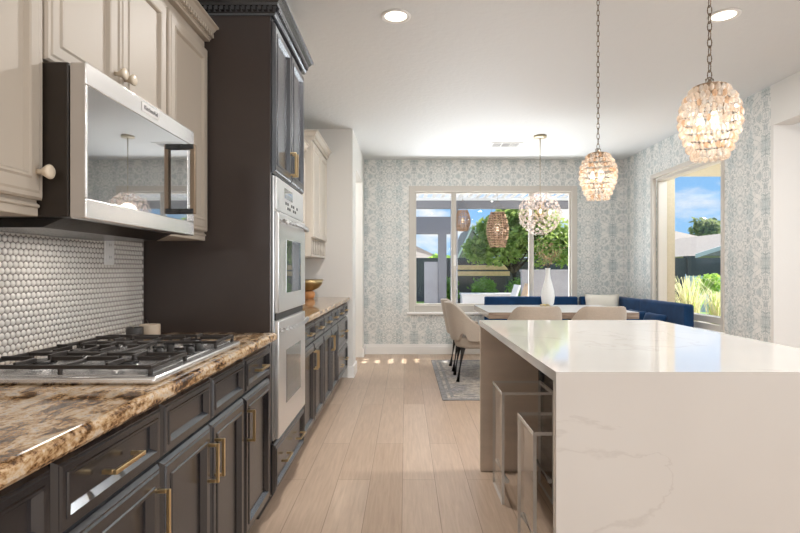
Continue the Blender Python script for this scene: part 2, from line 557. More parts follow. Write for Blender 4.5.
def panel(bm, o, u, v, n, w_, h_, rings, mi=0):
    """raised or recessed panel front: nested rectangles (inset, height)"""
    o, u, v, n = Vector(o), Vector(u), Vector(v), Vector(n)
    R = []
    for ins, d in [(0, 0)] + rings:
        R.append([bm.verts.new(o + u * a + v * b_ + n * d) for a, b_ in ((ins, ins), (w_ - ins, ins), (w_ - ins, h_ - ins), (ins, h_ - ins))])
    for i in range(len(R) - 1):
        for k in range(4):
            bm.faces.new((R[i][k], R[i][(k + 1) % 4], R[i + 1][(k + 1) % 4], R[i + 1][k])).material_index = mi
    bm.faces.new(R[-1]).material_index = mi
    bm.faces.new(R[0][::-1]).material_index = mi

DOOR = [(0, .008), (.009, .018), (.013, .018), (.018, .022), (.044, .022), (.047, .026), (.054, .026), (.068, .009), (.072, .009)]
DRAWER = [(0, .008), (.008, .018), (.011, .018), (.015, .022), (.028, .022), (.030, .025), (.035, .025), (.046, .010), (.049, .010)]
CREAM_DOOR = [(0, .013), (.006, .019), (.016, .019), (.022, .022), (.050, .022), (.056, .026), (.062, .024), (.068, .013), (.072, .013)]

def link(name, bm, mats, parent=None, smooth=False, loc=None):
    bmesh.ops.recalc_face_normals(bm, faces=bm.faces)
    me = bpy.data.meshes.new(name)
    bm.to_mesh(me)
    bm.free()
    if not isinstance(mats, (list, tuple)):
        mats = [mats]
    for m_ in mats:
        me.materials.append(m_)
    if smooth:
        for p in me.polygons:
            p.use_smooth = True
    o = bpy.data.objects.new(name, me)
    COL.objects.link(o)
    if parent:
        o.parent = parent
    if loc:
        o.location = loc
    return o

def tag(o, label, cat, group=None, kind=None):
    o['label'] = label
    o['category'] = cat
    if group:
        o['group'] = group
    if kind:
        o['kind'] = kind
    return o

def thing(name, label, cat, loc=(0, 0, 0), rotz=0, group=None):
    o = bpy.data.objects.new(name, None)
    o.empty_display_size = .1
    COL.objects.link(o)
    o.location = loc
    o.rotation_euler = (0, 0, rotz)
    return tag(o, label, cat, group)

def struct(name, bm, mats):
    o = link(name, bm, mats)
    o['kind'] = 'structure'
    return o

def dup(root, loc, rotz, label, group=None, name=None):
    r = root.copy()
    COL.objects.link(r)
    r.location = loc
    r.rotation_euler = (0, 0, rotz)
    r['label'] = label
    if group:
        r['group'] = group
    kids = [o for o in COL.objects if o.parent == root]
    for ch in kids:
        c = ch.copy()
        COL.objects.link(c)
        c.parent = r
        for g in [o for o in COL.objects if o.parent == ch]:
            d = g.copy()
            COL.objects.link(d)
            d.parent = c
    return r

X3, Y3, Z3 = Vector((1, 0, 0)), Vector((0, 1, 0)), Vector((0, 0, 1))
CEIL = 2.82
FAR = 7.74
RW = 3.17
LW = -1.283

# ------------------------------------------------------------------ the room
bm = new(); box(bm, -2.6, 6.2, -3.3, 7.90, -.10, 0)
struct('floor', bm, M['floor'])
bm = new(); box(bm, -2.6, 6.2, -3.3, 7.92, CEIL, CEIL + .12)
struct('ceiling', bm, M['ceiling'])
bm = new(); box(bm, LW - .14, LW, -3.3, 6.05, 0, CEIL)
struct('wall_left', bm, M['white_paint'])
bm = new()
box(bm, LW - .14, -.75, 6.05, 6.20, 0, CEIL)
box(bm, -.75, -.60, 6.05, 6.42, 0, CEIL)
box(bm, -.75, -.60, 7.44, FAR, 0, CEIL)
box(bm, -.75, -.60, 6.42, 7.44, 2.44, CEIL)
struct('wall_hall', bm, M['white_paint'])
bm = new(); box(bm, -2.55, -2.4, 6.05, 7.92, 0, CEIL); box(bm, -2.4, -1.42, 6.05, 6.2, 0, CEIL); box(bm, -2.4, -.75, FAR, FAR + .16, 0, CEIL)
struct('wall_hall_far', bm, M['white_paint'])
WX0, WX1, WZ0, WZ1 = .05, 2.49, .61, 2.44
bm = new()
box(bm, -.75, WX0, FAR, FAR + .16, 0, CEIL)
box(bm, WX1, RW + .28, FAR, FAR + .16, 0, CEIL)
box(bm, WX0, WX1, FAR, FAR + .16, 0, WZ0)
box(bm, WX0, WX1, FAR, FAR + .16, WZ1, CEIL)
struct('wall_far', bm, M['wallpaper'])
SY0, SY1, SZ0, SZ1 = 5.30, 6.88, .60, 2.44
bm = new()
box(bm, RW, RW + .20, 4.63, SY0, 0, CEIL)
box(bm, RW, RW + .20, SY1, FAR, 0, CEIL)
box(bm, RW, RW + .20, SY0, SY1, 0, SZ0)
box(bm, RW, RW + .20, SY0, SY1, SZ1, CEIL)
struct('wall_right', bm, M['wallpaper'])
bm = new(); box(bm, RW + .001, 6.2, 4.595, 4.63, 0, CEIL)
struct('wall_adjoining', bm, M['white_paint'])
bm = new(); box(bm, RW, RW + .16, -3.3, 4.595, 2.47, CEIL)
struct('wall_header', bm, M['white_paint'])
bm = new(); box(bm, LW, 6.2, -3.3, -3.15, 0, CEIL)
struct('wall_back', bm, M['white_paint'])
bm = new(); box(bm, 6.05, 6.2, -3.15, 4.595, 0, CEIL)
struct('wall_adjoining_side', bm, M['white_paint'])

def base_profile(bm, x0, x1, y0, y1, h=.145):
    box(bm, x0, x1, y0, y1, 0, h * .82, .002)
bm = new()
box(bm, -.60, RW, FAR - .018, FAR, 0, .112); box(bm, -.60, RW, FAR - .012, FAR, .112, .132); box(bm, -.60, RW, FAR - .007, FAR, .132, .145)
struct('baseboard_far', bm, M['trim_white'])
bm = new()
box(bm, -.60, -.582, 6.05, 6.42, 0, .13); box(bm, -.655, -.582, 6.032, 6.05, 0, .13); box(bm, -.60, -.582, 7.44, 7.72, 0, .13)
struct('baseboard_hall', bm, M['trim_white'])
bm = new(); box(bm, RW - .018, RW, 4.63, 5.45, 0, .13); box(bm, RW + .16, 6.05, 4.577, 4.595, 0, .13)
struct('baseboard_right', bm, M['trim_white'])

# windows --------------------------------------------------------------
def frame_rect(bm, a0, a1, z0, z1, wdt, dep0, dep1, plane, bot=None):
    bot = bot or wdt
    def bx(p0, p1, q0, q1):
        if plane == 'Y':
            box(bm, p0, p1, dep0, dep1, q0, q1, .004)
        else:
            box(bm, dep0, dep1, p0, p1, q0, q1, .004)
    bx(a0, a0 + wdt, z0, z1); bx(a1 - wdt, a1, z0, z1)
    bx(a0 + wdt, a1 - wdt, z1 - wdt, z1); bx(a0 + wdt, a1 - wdt, z0, z0 + bot)

w1 = bpy.data.objects.new('window_1', None); COL.objects.link(w1); w1['kind'] = 'structure'
bm = new()
frame_rect(bm, WX0, WX1, WZ0, WZ1, .085, FAR - .015, FAR + .03, 'Y', .10)
frame_rect(bm, WX0 + .085, WX1 - .085, WZ0 + .10, WZ1 - .085, .022, FAR + .02, FAR + .07, 'Y')
link('window_frame', bm, M['window_frame'], w1)
mull = [.705, 1.835]
for mxx in mull:
    bm = new(); box(bm, mxx - .035, mxx + .035, FAR + .03, FAR + .09, WZ0 + .10, WZ1 - .085, .004)
    box(bm, mxx - .012, mxx + .012, FAR + .012, FAR + .03, WZ0 + .10, WZ1 - .085, .003)
    link('mullion', bm, M['window_frame'], w1)
edges = [WX0 + .107, mull[0], mull[1], WX1 - .107]
for a, c in zip(edges[:-1], edges[1:]):
    bm = new(); box(bm, a + .02, c - .02, FAR + .05, FAR + .054, WZ0 + .12, WZ1 - .10)
    link('window_pane', bm, M['glass'], w1)
bm = new(); box(bm, mull[0] - .006, mull[0] + .022, FAR - .014, FAR + .012, 1.28, 1.44, .004)
link('sash_latch', bm, M['trim_white'], w1)
bm = new(); box(bm, WX0 - .03, WX1 + .03, FAR - .045, FAR - .002, WZ0 - .035, WZ0, .006)
o = struct('trim_1', bm, M['trim_white'])

w2 = bpy.data.objects.new('window_2', None); COL.objects.link(w2); w2['kind'] = 'structure'
bm = new()
frame_rect(bm, SY0, SY1, SZ0, SZ1, .05, RW - .012, RW + .04, 'X', .06)
frame_rect(bm, SY0 + .05, SY1 - .05, SZ0 + .06, SZ1 - .05, .04, RW + .05, RW + .16, 'X', .07)
link('window_frame', bm, M['window_frame'], w2)
bm = new(); box(bm, RW + .10, RW + .104, SY0 + .08, SY1 - .08, SZ0 + .12, SZ1 - .08)
link('window_pane', bm, M['glass'], w2)
bm = new(); box(bm, RW - .05, RW - .002, SY0 - .02, SY1 + .02, SZ0 - .035, SZ0 - .001, .006)
struct('trim_2', bm, M['trim_white'])

# ------------------------------------------------------------------ left run: base cabinets
FX = -.677                                 # carcass front; door fronts come 21 mm proud
TOE = .105
def handle_bar(bm, p, axis, L, out=.034, th=.010):
    """square brass pull centred at p, on a +X face"""
    p = Vector(p)
    h = L / 2
    if axis == 'Y':
        box(bm, p.x + out - th, p.x + out, p.y - h, p.y + h, p.z - th / 2, p.z + th / 2, .0012)
        for s in (-1, 1):
            yc = p.y + s * (h - th / 2)
            box(bm, p.x, p.x + out - th, yc - th / 2, yc + th / 2, p.z - th / 2, p.z + th / 2, .0012)
    else:
        box(bm, p.x + out - th, p.x + out, p.y - th / 2, p.y + th / 2, p.z - h, p.z + h, .0012)
        for s in (-1, 1):
            zc = p.z + s * (h - th / 2)
            box(bm, p.x, p.x + out - th, p.y - th / 2, p.y + th / 2, zc - th / 2, zc + th / 2, .0012)

def front(name, parent, y0, y1, z0, z1, prof, mat, hand=None, fx=FX, hmat=None, hname='handle', L=.13):
    """a door or drawer front on a +X face at world y0..y1 (parent sits at the origin)"""
    bm = new()
    panel(bm, (fx, y0, z0), Y3, Z3, X3, y1 - y0, z1 - z0, prof)
    d = link(name, bm, mat, parent)
    for hd in (hand or []):
        bm = new()
        handle_bar(bm, (fx + hd[3] if len(hd) > 3 else fx + .021, hd[0], hd[1]), hd[2], L)
        link(hname, bm, hmat or M['brass'], d)
    return d

def carcass(parent, y0, y1, back, top=.872):
    bm = new()
    box(bm, back, FX, y0, y1, TOE, top, .001)
    link('carcass', bm, M['dark'], parent)
    bm = new()
    box(bm, back, FX - .055, y0, y1, 0.001, TOE)
    link('toe_kick', bm, M['toe'], parent)

BK = LW + .003
def base_cabinet(y0, y1, label, fronts, name='base_cabinet'):
    th = thing(name, label, 'cabinet', (0, 0, 0), 0, None)
    carcass(th, y0 + .001, y1 - .001, BK)
    for f in fronts:
        front(f[0], th, f[1], f[2], f[3], f[4], DRAWER if f[0] != 'door' else DOOR, M['dark'], f[5])
    return th
DZ0, DZ1 = .708, .858
g = .004
base_cabinet(.30, 1.000, 'espresso base cabinet nearest the camera, cut by the lower left corner',
    [('drawer', .32, 1.0 - g, DZ0, DZ1, [(.62, .783, 'Y')]), ('door', .32, 1.0 - g, .112, .698, [(.37, .56, 'Z')])])
base_cabinet(1.0, 1.442, 'espresso base cabinet with a brass-pulled drawer in front of the cooktop near edge',
    [('drawer', 1.0 + g, 1.442 - g, DZ0, DZ1, [(1.215, .783, 'Y')]), ('door', 1.0 + g, 1.442 - g, .112, .698, [(1.412, .575, 'Z')])])
base_cabinet(1.442, 2.18, 'espresso double-door base cabinet under the cooktop, drawer fronts without pulls',
    [('drawer_front', 1.442 + g, 1.806 - g / 2, DZ0, DZ1, None), ('drawer_front', 1.806 + g / 2, 2.18 - g, DZ0, DZ1, None),
     ('door', 1.442 + g, 1.806 - g / 2, .112, .698, [(1.782, .575, 'Z')]), ('door', 1.806 + g / 2, 2.18 - g, .112, .698, [(1.838, .575, 'Z')])])
base_cabinet(2.18, 2.603, 'espresso base cabinet with drawer and door, tight against the tall oven cabinet',
    [('drawer', 2.18 + g, 2.603 - .012, DZ0, DZ1, [(2.385, .783, 'Y')]), ('door', 2.18 + g, 2.603 - .012, .112, .698, [(2.212, .575, 'Z')])])

def slab(bm, x0, x1, y0, y1, z0, z1, r=.016):
    """worktop with an eased front edge towards +X"""
    prof = [(x0, z0), (x1 - r * .5, z0), (x1, z0 + r * .6)]
    for k in range(6):
        a = k / 5 * PI / 2
        prof.append((x1 - r + r * math.cos(a), z1 - r + r * math.sin(a)))
    prof.append((x0, z1))
    poly_prism(bm, [(p[0], y0, p[1]) for p in prof], (0, y1 - y0, 0))

bm = new(); slab(bm, BK, -.628, .28, 2.604, .874, .914)
tag(link('granite_worktop', bm, M['granite']), 'polished brown granite worktop under the gas cooktop', 'worktop')

# tile backsplash: pearl penny rounds
bm = new()
box(bm, LW + .0005, LW + .005, .6, 2.604, .9145, 1.3605, mi=1)
d = .0240
rows = int((1.350 - .918) / (d * .866)) + 1
for r in range(rows):
    z = .926 + r * d * .866
    n = int((2.60 - .8) / d)
    for k in range(n):
        y = .80 + (k + (.5 if r % 2 else 0)) * d
        if y > 2.592 or z + .011 > 1.357:
            continue
        if z > 1.36 and y > 1.42 and z > 1.40:
            continue
        R = d * .455
        vs = []
        for rad, hx in ((R, .005), (R * .93, .0075), (R * .6, .0098)):
            vs.append([bm.verts.new((LW + hx, y + rad * math.cos(a * PI / 4 + PI / 8), z + rad * math.sin(a * PI / 4 + PI / 8))) for a in range(8)])
        top = bm.verts.new((LW + .0106, y, z))
        for i in range(2):
            for a in range(8):
                bm.faces.new((vs[i][a], vs[i][(a + 1) % 8], vs[i + 1][(a + 1) % 8], vs[i + 1][a])).smooth = True
        for a in range(8):
            bm.faces.new((vs[2][a], vs[2][(a + 1) % 8], top)).smooth = True
tag(link('tile_backsplash', bm, [M['tile'], M['grout']]), 'pearly penny-round tile backsplash behind the gas cooktop', 'backsplash')

# outlet
th = thing('wall_outlet', 'white double wall outlet on the penny tile under the microwave', 'outlet', (LW + .0109, 2.283, 1.300))
bm = new(); box(bm, 0, .0065, -.036, .036, -.058, .058, .003, 2); link('cover_plate', bm, M['plate'], th)
for s in (-1, 1):
    bm = new(); box(bm, .0066, .0085, -.017, .017, s * .026 - .015, s * .026 + .015, .003, 2)
    for q in (-1, 1):
        box(bm, .0086, .0089, q * .006 - .001, q * .006 + .001, s * .026 - .004, s * .026 + .006, mi=1)
    link('socket', bm, [M['plate'], M['slot']], th)

# ------------------------------------------------------------------ cooktop
th = thing('gas_cooktop', 'stainless gas cooktop with black cast-iron grates set in the granite', 'cooktop', (0, 0, .9145))
CY0, CY1, CX0, CX1 = 1.42, 2.16, -1.215, -.668
bm = new(); box(bm, CX0, CX1, CY0, CY1, 0, .019, .006, 2)
box(bm, CX0 + .03, CX1 - .035, CY0 + .022, CY1 - .022, .0185, .0215, .001, mi=0)
link('steel_tray', bm, M['steel'], th)
def burner(x, y, r):
    bm = new()
    lathe(bm, [(r * 1.5, .0216), (r * 1.45, .024), (r * 1.1, .026), (r * 1.05, .031), (r * .4, .031)], (x, y, 0), 20, 1)
    lathe(bm, [(r * .9, .0311), (r, .033), (r, .038), (r * .85, .041), (.002, .0415)], (x, y, 0), 20, 0)
    link('burner', bm, [M['black'], M['steel']], th)
for bx_, by_, br_ in ((-.82, 1.565, .035), (-1.07, 1.565, .042), (-1.07, 1.79, .05), (-.82, 2.03, .042), (-1.07, 2.03, .035)):
    burner(bx_, by_, br_)
def grate(x0, x1, y0, y1):
    bm = new()
    zt, zb = .047, .036
    b_ = .0055
    def bar(xa, xb, ya, yb):
        box(bm, xa, xb, ya, yb, zb, zt, .0018)
    bar(x0, x1, y0, y0 + 2 * b_); bar(x0, x1, y1 - 2 * b_, y1)
    bar(x0, x0 + 2 * b_, y0 + 2 * b_, y1 - 2 * b_); bar(x1 - 2 * b_, x1, y0 + 2 * b_, y1 - 2 * b_)
    xm, ym = (x0 + x1) / 2, (y0 + y1) / 2
    bar(xm - b_, xm + b_, y0 + 2 * b_, y1 - 2 * b_)
    for cx_ in ((x0 + xm) / 2, (x1 + xm) / 2):
        # raised fingers pointing at each burner
        n0 = len(bm.verts)
        for (ang, ln) in ((0, .055), (90, .055), (180, .055), (270, .055)):
            L0, L1 = .028, (abs(x1 - xm) / 2 if ang in (0, 180) else (y1 - y0) / 2) - .006
            a = math.radians(ang)
            n1 = len(bm.verts)
            box(bm, L0, L1, -b_ * .8, b_ * .8, zb + .004, zt + .006, .0015)
            xf(bm, n1, Matrix.Translation((cx_, ym, 0)) @ Matrix.Rotation(a, 4, 'Z'))
    for lx in (x0 + b_, xm, x1 - b_):
        for ly in (y0 + b_, y1 - b_):
            lathe(bm, [(.007, .0195), (.006, .03), (.0075, .037)], (lx, ly, 0), 8)
    link('grate', bm, M['iron'], th)
grate(-1.19, -.688, 1.445, 1.682)
grate(-1.19, -.90, 1.688, 1.937)
grate(-1.19, -.688, 1.943, 2.138)
for k, (kx, ky) in enumerate(((-.735, 1.735), (-.735, 1.81), (-.735, 1.885), (-.82, 1.77), (-.82, 1.85))):
    bm = new()
    lathe(bm, [(.026, .0216), (.026, .026), (.019, .028), (.017, .045), (.014, .048), (.002, .0485)], (kx, ky, 0), 18)
    box(bm, kx - .019, kx + .019, ky - .0035, ky + .0035, .044, .053, .002)
    link('knob', bm, M['black'], th)

# candles
def candle(x, y, r, h, mat, label, lean):
    th = thing('candle', label, 'candle', (x, y, .9145))
    bm = new()
    lathe(bm, [(r * .92, 0), (r, .006), (r, h - .003), (r * .97, h), (r * .88, h), (r * .88, h - .012), (.002, h - .012)], seg=28)
    link('vessel', bm, mat, th)
    bm = new(); lathe(bm, [(r * .875, h - .0115), (.002, h - .008)], seg=20)
    link('wax', bm, M['wax'], th)
    bm = new(); tube(bm, [(0, 0, h - .009), (lean, 0, h + .022)], .0018, 6)
    link('wick', bm, M['wick'], th)
candle(-1.150, 2.265, .034, .062, M['candle_dark'], 'squat charcoal candle at the back of the granite, left of the tan one', -.022)
candle(-1.138, 2.375, .043, .064, M['candle_tan'], 'squat tan candle beside the tall dark cabinet, behind the charcoal one', -.016)

# ------------------------------------------------------------------ upper cream cabinets
UX = -.981                                 # carcass front; doors 22 mm proud
def knob(bm, x, y, z):
    lathe(bm, [(.007, 0), (.007, .010), (.013, .020), (.019, .030), (.019, .034), (.015, .0375), (.002, .038)], (x, y, z), 18, axis='X')
def upper(y0, y1, z0, z1, label, doors, rail=True, ux=UX, mat=None, name='wall_cabinet', back=BK, prof=None, kn=True):
    mat = mat or M['cream']
    th = thing(name, label, 'cabinet')
    bm = new(); box(bm, back, ux, y0 + .001, y1 - .001, z0, z1, .001)
    link('carcass', bm, mat, th)
    for (a, c, dz0, dz1, kp) in doors:
        bm = new(); panel(bm, (ux, a, dz0), Y3, Z3, X3, c - a, dz1 - dz0, prof or CREAM_DOOR)
        d_ = link('door', bm, mat, th)
        if kp:
            bm = new(); knob(bm, ux + .022, kp[0], kp[1]); link('knob', bm, M['knob'], d_)
    if rail:
        bm = new()
        box(bm, back, ux + .004, y0 + .001, y1 - .001, z0 - .036, z0 - .0005, .002)
        box(bm, ux - .02, ux + .010, y0 + .001, y1 - .001, z0 - .014, z0 - .004, .003)
        link('light_rail', bm, mat, th)
    return th
UZ0, UZ1 = 1.398, 2.333
upper(.66, 1.420, UZ0, UZ1, 'cream wall cabinet at the left edge of the photo, left of the microwave',
      [(.67, 1.036, 1.405, 2.29, None), (1.042, 1.419, 1.405, 2.29, (1.390, 1.476))])
upper(1.422, 2.157, 1.779, UZ1, 'short cream two-door wall cabinet above the microwave',
      [(1.43, 1.788, 1.786, 2.29, (1.762, 1.868)), (1.792, 2.15, 1.786, 2.29, (1.82, 1.868))], rail=False)
upper(2.159, 2.603, UZ0, UZ1, 'narrow cream wall cabinet between the microwave and the tall dark cabinet',
      [(2.168, 2.596, 1.405, 2.29, None)])

def crown_run(bm, path, prof, dent=None, mi=0):
    """sweep profile [(out, z)] along an open xy path (outside on the right-hand side when walking it)"""
    P = [Vector((p[0], p[1], 0)) for p in path]
    nrm = []
    for i in range(len(P) - 1):
        d_ = (P[i + 1] - P[i]).normalized()
        nrm.append(Vector((d_.y, -d_.x, 0)))
    rows = []
    for i, p in enumerate(P):
        if i == 0:
            mv = nrm[0]
        elif i == len(P) - 1:
            mv = nrm[-1]
        else:
            s = nrm[i - 1] + nrm[i]
            mv = s / (s.length ** 2 / 2) if s.length > 1e-6 else nrm[i]
        rows.append([bm.verts.new(p + mv * o_ + Z3 * z_) for o_, z_ in prof])
    for i in range(len(rows) - 1):
        for k in range(len(prof)):
            k2 = (k + 1) % len(prof)
            bm.faces.new((rows[i][k], rows[i + 1][k], rows[i + 1][k2], rows[i][k2])).material_index = mi
    bm.faces.new(rows[0]); bm.faces.new(rows[-1][::-1])
    if dent:
        o0, o1, z0, z1, stp = dent
        for i in range(len(P) - 1):
            d_ = (P[i + 1] - P[i])
            L = d_.length
            d_.normalize()
            n = int(L / stp)
            for k in range(n):
                c = P[i] + d_ * ((k + .5) * L / n)
                n0 = len(bm.verts)
                box(bm, -stp * .28, stp * .28, o0, o1, z0, z1)
                ang = math.atan2(d_.y, d_.x)
                xf(bm, n0, Matrix.Translation((c.x, c.y, 0)) @ Matrix.Rotation(ang, 4, 'Z') @ Matrix.Scale(-1, 4, Y3))
def crown_prof(z0, h, o):
    return [(-.01, z0), (.004, z0), (.006, z0 + h * .12), (.012, z0 + h * .16), (.012, z0 + h * .46), (.020, z0 + h * .5), (.024, z0 + h * .62),
            (o * .75, z0 + h * .84), (o, z0 + h * .9), (o, z0 + h), (-.01, z0 + h)]
bm = new()
# walking +Y the outside (+X) is on the right hand
crown_run(bm, [(UX + .021, .66), (UX + .021, 2.603)], crown_prof(2.334, .066, .050), (.0115, .027, 2.334 + .013, 2.334 + .031, .026))
box(bm, BK, UX + .012, .66, 2.603, 2.3345, 2.350)
tag(link('crown_moulding', bm, M['cream']), 'cream dentil crown moulding along the top of the near wall cabinets', 'moulding')

# ------------------------------------------------------------------ microwave
th = thing('microwave', 'stainless over-the-range microwave with mirror-dark door over the cooktop', 'microwave', (0, 0, 0))
MX0, MX1 = -.900, -.852
MY0, MY1, MZ0, MZ1 = 1.4235, 2.150, 1.358, 1.776
bm = new(); box(bm, BK, MX0, MY0, MY1, MZ0 + .005, MZ1, .003)
link('case', bm, M['mw_body'], th)
bm = new()
poly_prism(bm, [(BK + .02, MY0 + .03, MZ0 + .0045), (MX0 - .03, MY0 + .03, MZ0 + .0045), (MX0 - .09, MY0 + .03, MZ0 - .022), (BK + .05, MY0 + .03, MZ0 - .022)], (0, MY1 - MY0 - .06, 0))
link('vent_grille', bm, M['black'], th)
bm = new()
GZ0, GZ1 = 1.412, 1.716
GY1 = 2.085
box(bm, MX0 + .006, MX1, MY0, MY1, MZ0, GZ0, .003, 2)
box(bm, MX0 + .006, MX1, MY0, MY1, GZ1, MZ1, .003, 2)
box(bm, MX0 + .006, MX1, MY0, MY0 + .010, GZ0, GZ1, .003, 2)
box(bm, MX0 + .006, MX1, GY1, MY1, GZ0, GZ1, .003, 2)
dr = link('door', bm, M['steel'], th)
bm = new(); box(bm, MX0 + .01, MX1 - .0015, MY0 + .009, GY1, GZ0 - .001, GZ1 + .001)
link('door_glass', bm, M['mw_glass'], dr)
bm = new(); box(bm, MX0 + .006, MX1 - .004, MY0 - .0012, MY0 + .0002, MZ0 + .004, MZ1 - .004)
link('edge_strip', bm, M['steel_side'], dr)
bm = new()
HY, HZ0, HZ1 = 2.022, 1.432, 1.696
box(bm, -.815, -.795, HY - .010, HY + .010, HZ0, HZ1, .004, 2, mi=1)
for z in (HZ0 + .010, HZ1 - .010):
    box(bm, MX1 - .001, -.800, HY - .012, HY + .012, z - .010, z + .010, .003, 2)
link('handle', bm, [M['black'], M['bronze']], th)
bm = new(); box(bm, MX1, MX1 + .002, 1.722, 1.842, 1.734, 1.766, .0008)
pl = link('nameplate', bm, M['plate'], th)
def lettering(text, size, loc, rot, parent, mat, name='lettering'):
    cu = bpy.data.curves.new(name, 'FONT')
    cu.body = text
    cu.size = size
    cu.extrude = .0004
    cu.align_x = 'CENTER'
    cu.align_y = 'CENTER'
    cu.materials.append(mat)
    tmp = bpy.data.objects.new(name, cu)
    COL.objects.link(tmp)
    bpy.context.view_layer.update()
    me = bpy.data.meshes.new_from_object(tmp.evaluated_get(bpy.context.evaluated_depsgraph_get()))
    bpy.data.objects.remove(tmp)
    me.materials.clear()
    me.materials.append(mat)
    o_ = bpy.data.objects.new(name, me)
    COL.objects.link(o_)
    o_.location = loc
    o_.rotation_euler = rot
    o_.parent = parent
    return o_
lettering('KitchenAid', .021, (MX1 + .0026, 1.782, 1.750), (PI / 2, 0, PI / 2), pl, M['slot'])

# ------------------------------------------------------------------ tall oven cabinet
TX = -.662
TY0, TY1 = 2.607, 3.388
th = thing('oven_cabinet', 'tall espresso cabinet housing the double wall oven', 'cabinet')
bm = new()
OY0, OY1, OZ0, OZ1 = TY0 + .033, TY1 - .045, .372, 1.690
box(bm, BK, TX, TY0, TY0 + .02, TOE, 2.462, .001)
link('side_panel', bm, M['dark_side'], th)
bm = new()
box(bm, BK, TX, TY1 - .02, TY1, TOE, 2.462, .001)
link('side_panel', bm, M['dark_side'], th)
bm = new()
box(bm, BK, TX, TY0 + .02, TY1 - .02, OZ1 + .004, 2.462, .001)
box(bm, BK, TX, TY0 + .02, TY1 - .02, TOE, OZ0 - .004, .001)
box(bm, BK, BK + .02, TY0 + .02, TY1 - .02, OZ0 - .004, OZ1 + .004)
box(bm, TX - .02, TX, TY0 + .02, OY0 - .001, OZ0 - .004, OZ1 + .004)
box(bm, TX - .02, TX, OY1 + .001, TY1 - .02, OZ0 - .004, OZ1 + .004)
link('carcass', bm, M['dark'], th)
bm = new(); box(bm, BK, TX - .055, TY0, TY1, .001, TOE); link('toe_kick', bm, M['toe'], th)
ym = (TY0 + TY1) / 2
front('door', th, TY0 + .012, ym - .002, 1.698, 2.445, DOOR, M['dark'], [(ym - .026, 1.81, 'Z')], fx=TX)
front('door', th, ym + .002, TY1 - .010, 1.698, 2.445, DOOR, M['dark'], [(ym + .026, 1.81, 'Z')], fx=TX)
front('drawer', th, TY0 + .012, TY1 - .010, .115, .362, DRAWER, M['dark'], [(TY0 + .21, .235, 'Y'), (TY1 - .21, .235, 'Y')], fx=TX)
bm = new()
crown_run(bm, [(BK + .06, TY0), (TX + .02, TY0), (TX + .02, TY1), (BK + .06, TY1)], crown_prof(2.4625, .088, .052), (.011, .024, 2.4625 + .020, 2.4625 + .040, .026))
box(bm, BK, TX + .012, TY0 + .005, TY1 - .005, 2.4626, 2.49)
link('crown', bm, M['dark'], th)

# double oven
th = thing('double_oven', 'stainless double wall oven built into the tall espresso cabinet', 'oven')
OF = TX + .022
bm = new()
box(bm, BK + .06, TX + .002, OY0 + .008, OY1 - .008, OZ0 + .006, OZ1 - .004)
box(bm, TX, OF - .012, OY0, OY1, OZ0, OZ1, .002)
link('oven_case', bm, M['steel_oven'], th)
bm = new(); box(bm, OF - .0115, OF, OY0 + .004, OY1 - .004, 1.520, OZ1 - .004, .004, 2)
cp = link('control_panel', bm, M['steel_oven'], th)
bm = new(); box(bm, OF, OF + .0015, OY0 + .18, OY0 + .38, 1.60, 1.655, .0005)
link('display', bm, M['oven_glass'], cp)
for i in range(2):
    for k in range(7):
        bm = new(); yy = OY0 + .20 + k * .048
        box(bm, OF, OF + .0015, yy, yy + .030, 1.545 + i * .024, 1.560 + i * .024, .0005)
        link('button', bm, M['slot'] if (i + k) % 3 else M['plate'], cp)
def oven_door(z0, z1, wz0, wz1):
    bm = new(); box(bm, OF - .0115, OF + .012, OY0 + .004, OY1 - .004, z0, z1, .005, 2)
    d_ = link('oven_door', bm, M['steel_oven'], th)
    bm = new(); box(bm, OF + .0115, OF + .0135, OY0 + .17, OY1 - .15, wz0, wz1, .001)
    link('oven_window', bm, M['oven_glass'], d_)
    bm = new()
    L0, L1 = OY0 + .03, OY1 - .03
    pts = [(OF + .012, L0, z1 - .045)]
    for k in range(13):
        q = k / 12
        pts.append((OF + .030 + .028 * math.sin(q * PI), L0 + q * (L1 - L0), z1 - .045))
    pts.append((OF + .012, L1, z1 - .045))
    tube(bm, pts, .0125, 10)
    link('handle', bm, M['steel_oven'], d_)
    return d_
oven_door(1.005, 1.510, 1.10, 1.38)
oven_door(.380, .965, .52, .80)
for zz in (.985, .372 + .004):
    pass
bm = new(); box(bm, OF - .0115, OF - .004, OY0 + .01, OY1 - .01, .968, 1.002)
link('vent_slot', bm, M['slot'], th)

# ------------------------------------------------------------------ second run beyond the ovens
Q = [3.392 + i * .4425 for i in range(7)]
def seg(a, b_, label, fr):
    base_cabinet(a, b_, label, fr)
Hy = lambda i: (Q[i] + Q[i + 1]) / 2
def topdr(i):
    return ('drawer', Q[i] + g, Q[i + 1] - g, DZ0, DZ1, [(Hy(i), .783, 'Y')])
seg(Q[0], Q[2], 'espresso two-door base cabinet directly beyond the double oven',
    [topdr(0), topdr(1), ('door', Q[0] + g, Q[1] - g, .112, .698, [(Q[1] - .03, .575, 'Z')]), ('door', Q[1] + g, Q[2] - g, .112, .698, [(Q[1] + .03, .575, 'Z')])])
seg(Q[2], Q[4], 'espresso two-door base cabinet in the middle of the far run, next to the drawer base',
    [topdr(2), topdr(3), ('door', Q[2] + g, Q[3] - g, .112, .698, [(Q[3] - .03, .575, 'Z')]), ('door', Q[3] + g, Q[4] - g, .112, .698, [(Q[3] + .03, .575, 'Z')])])
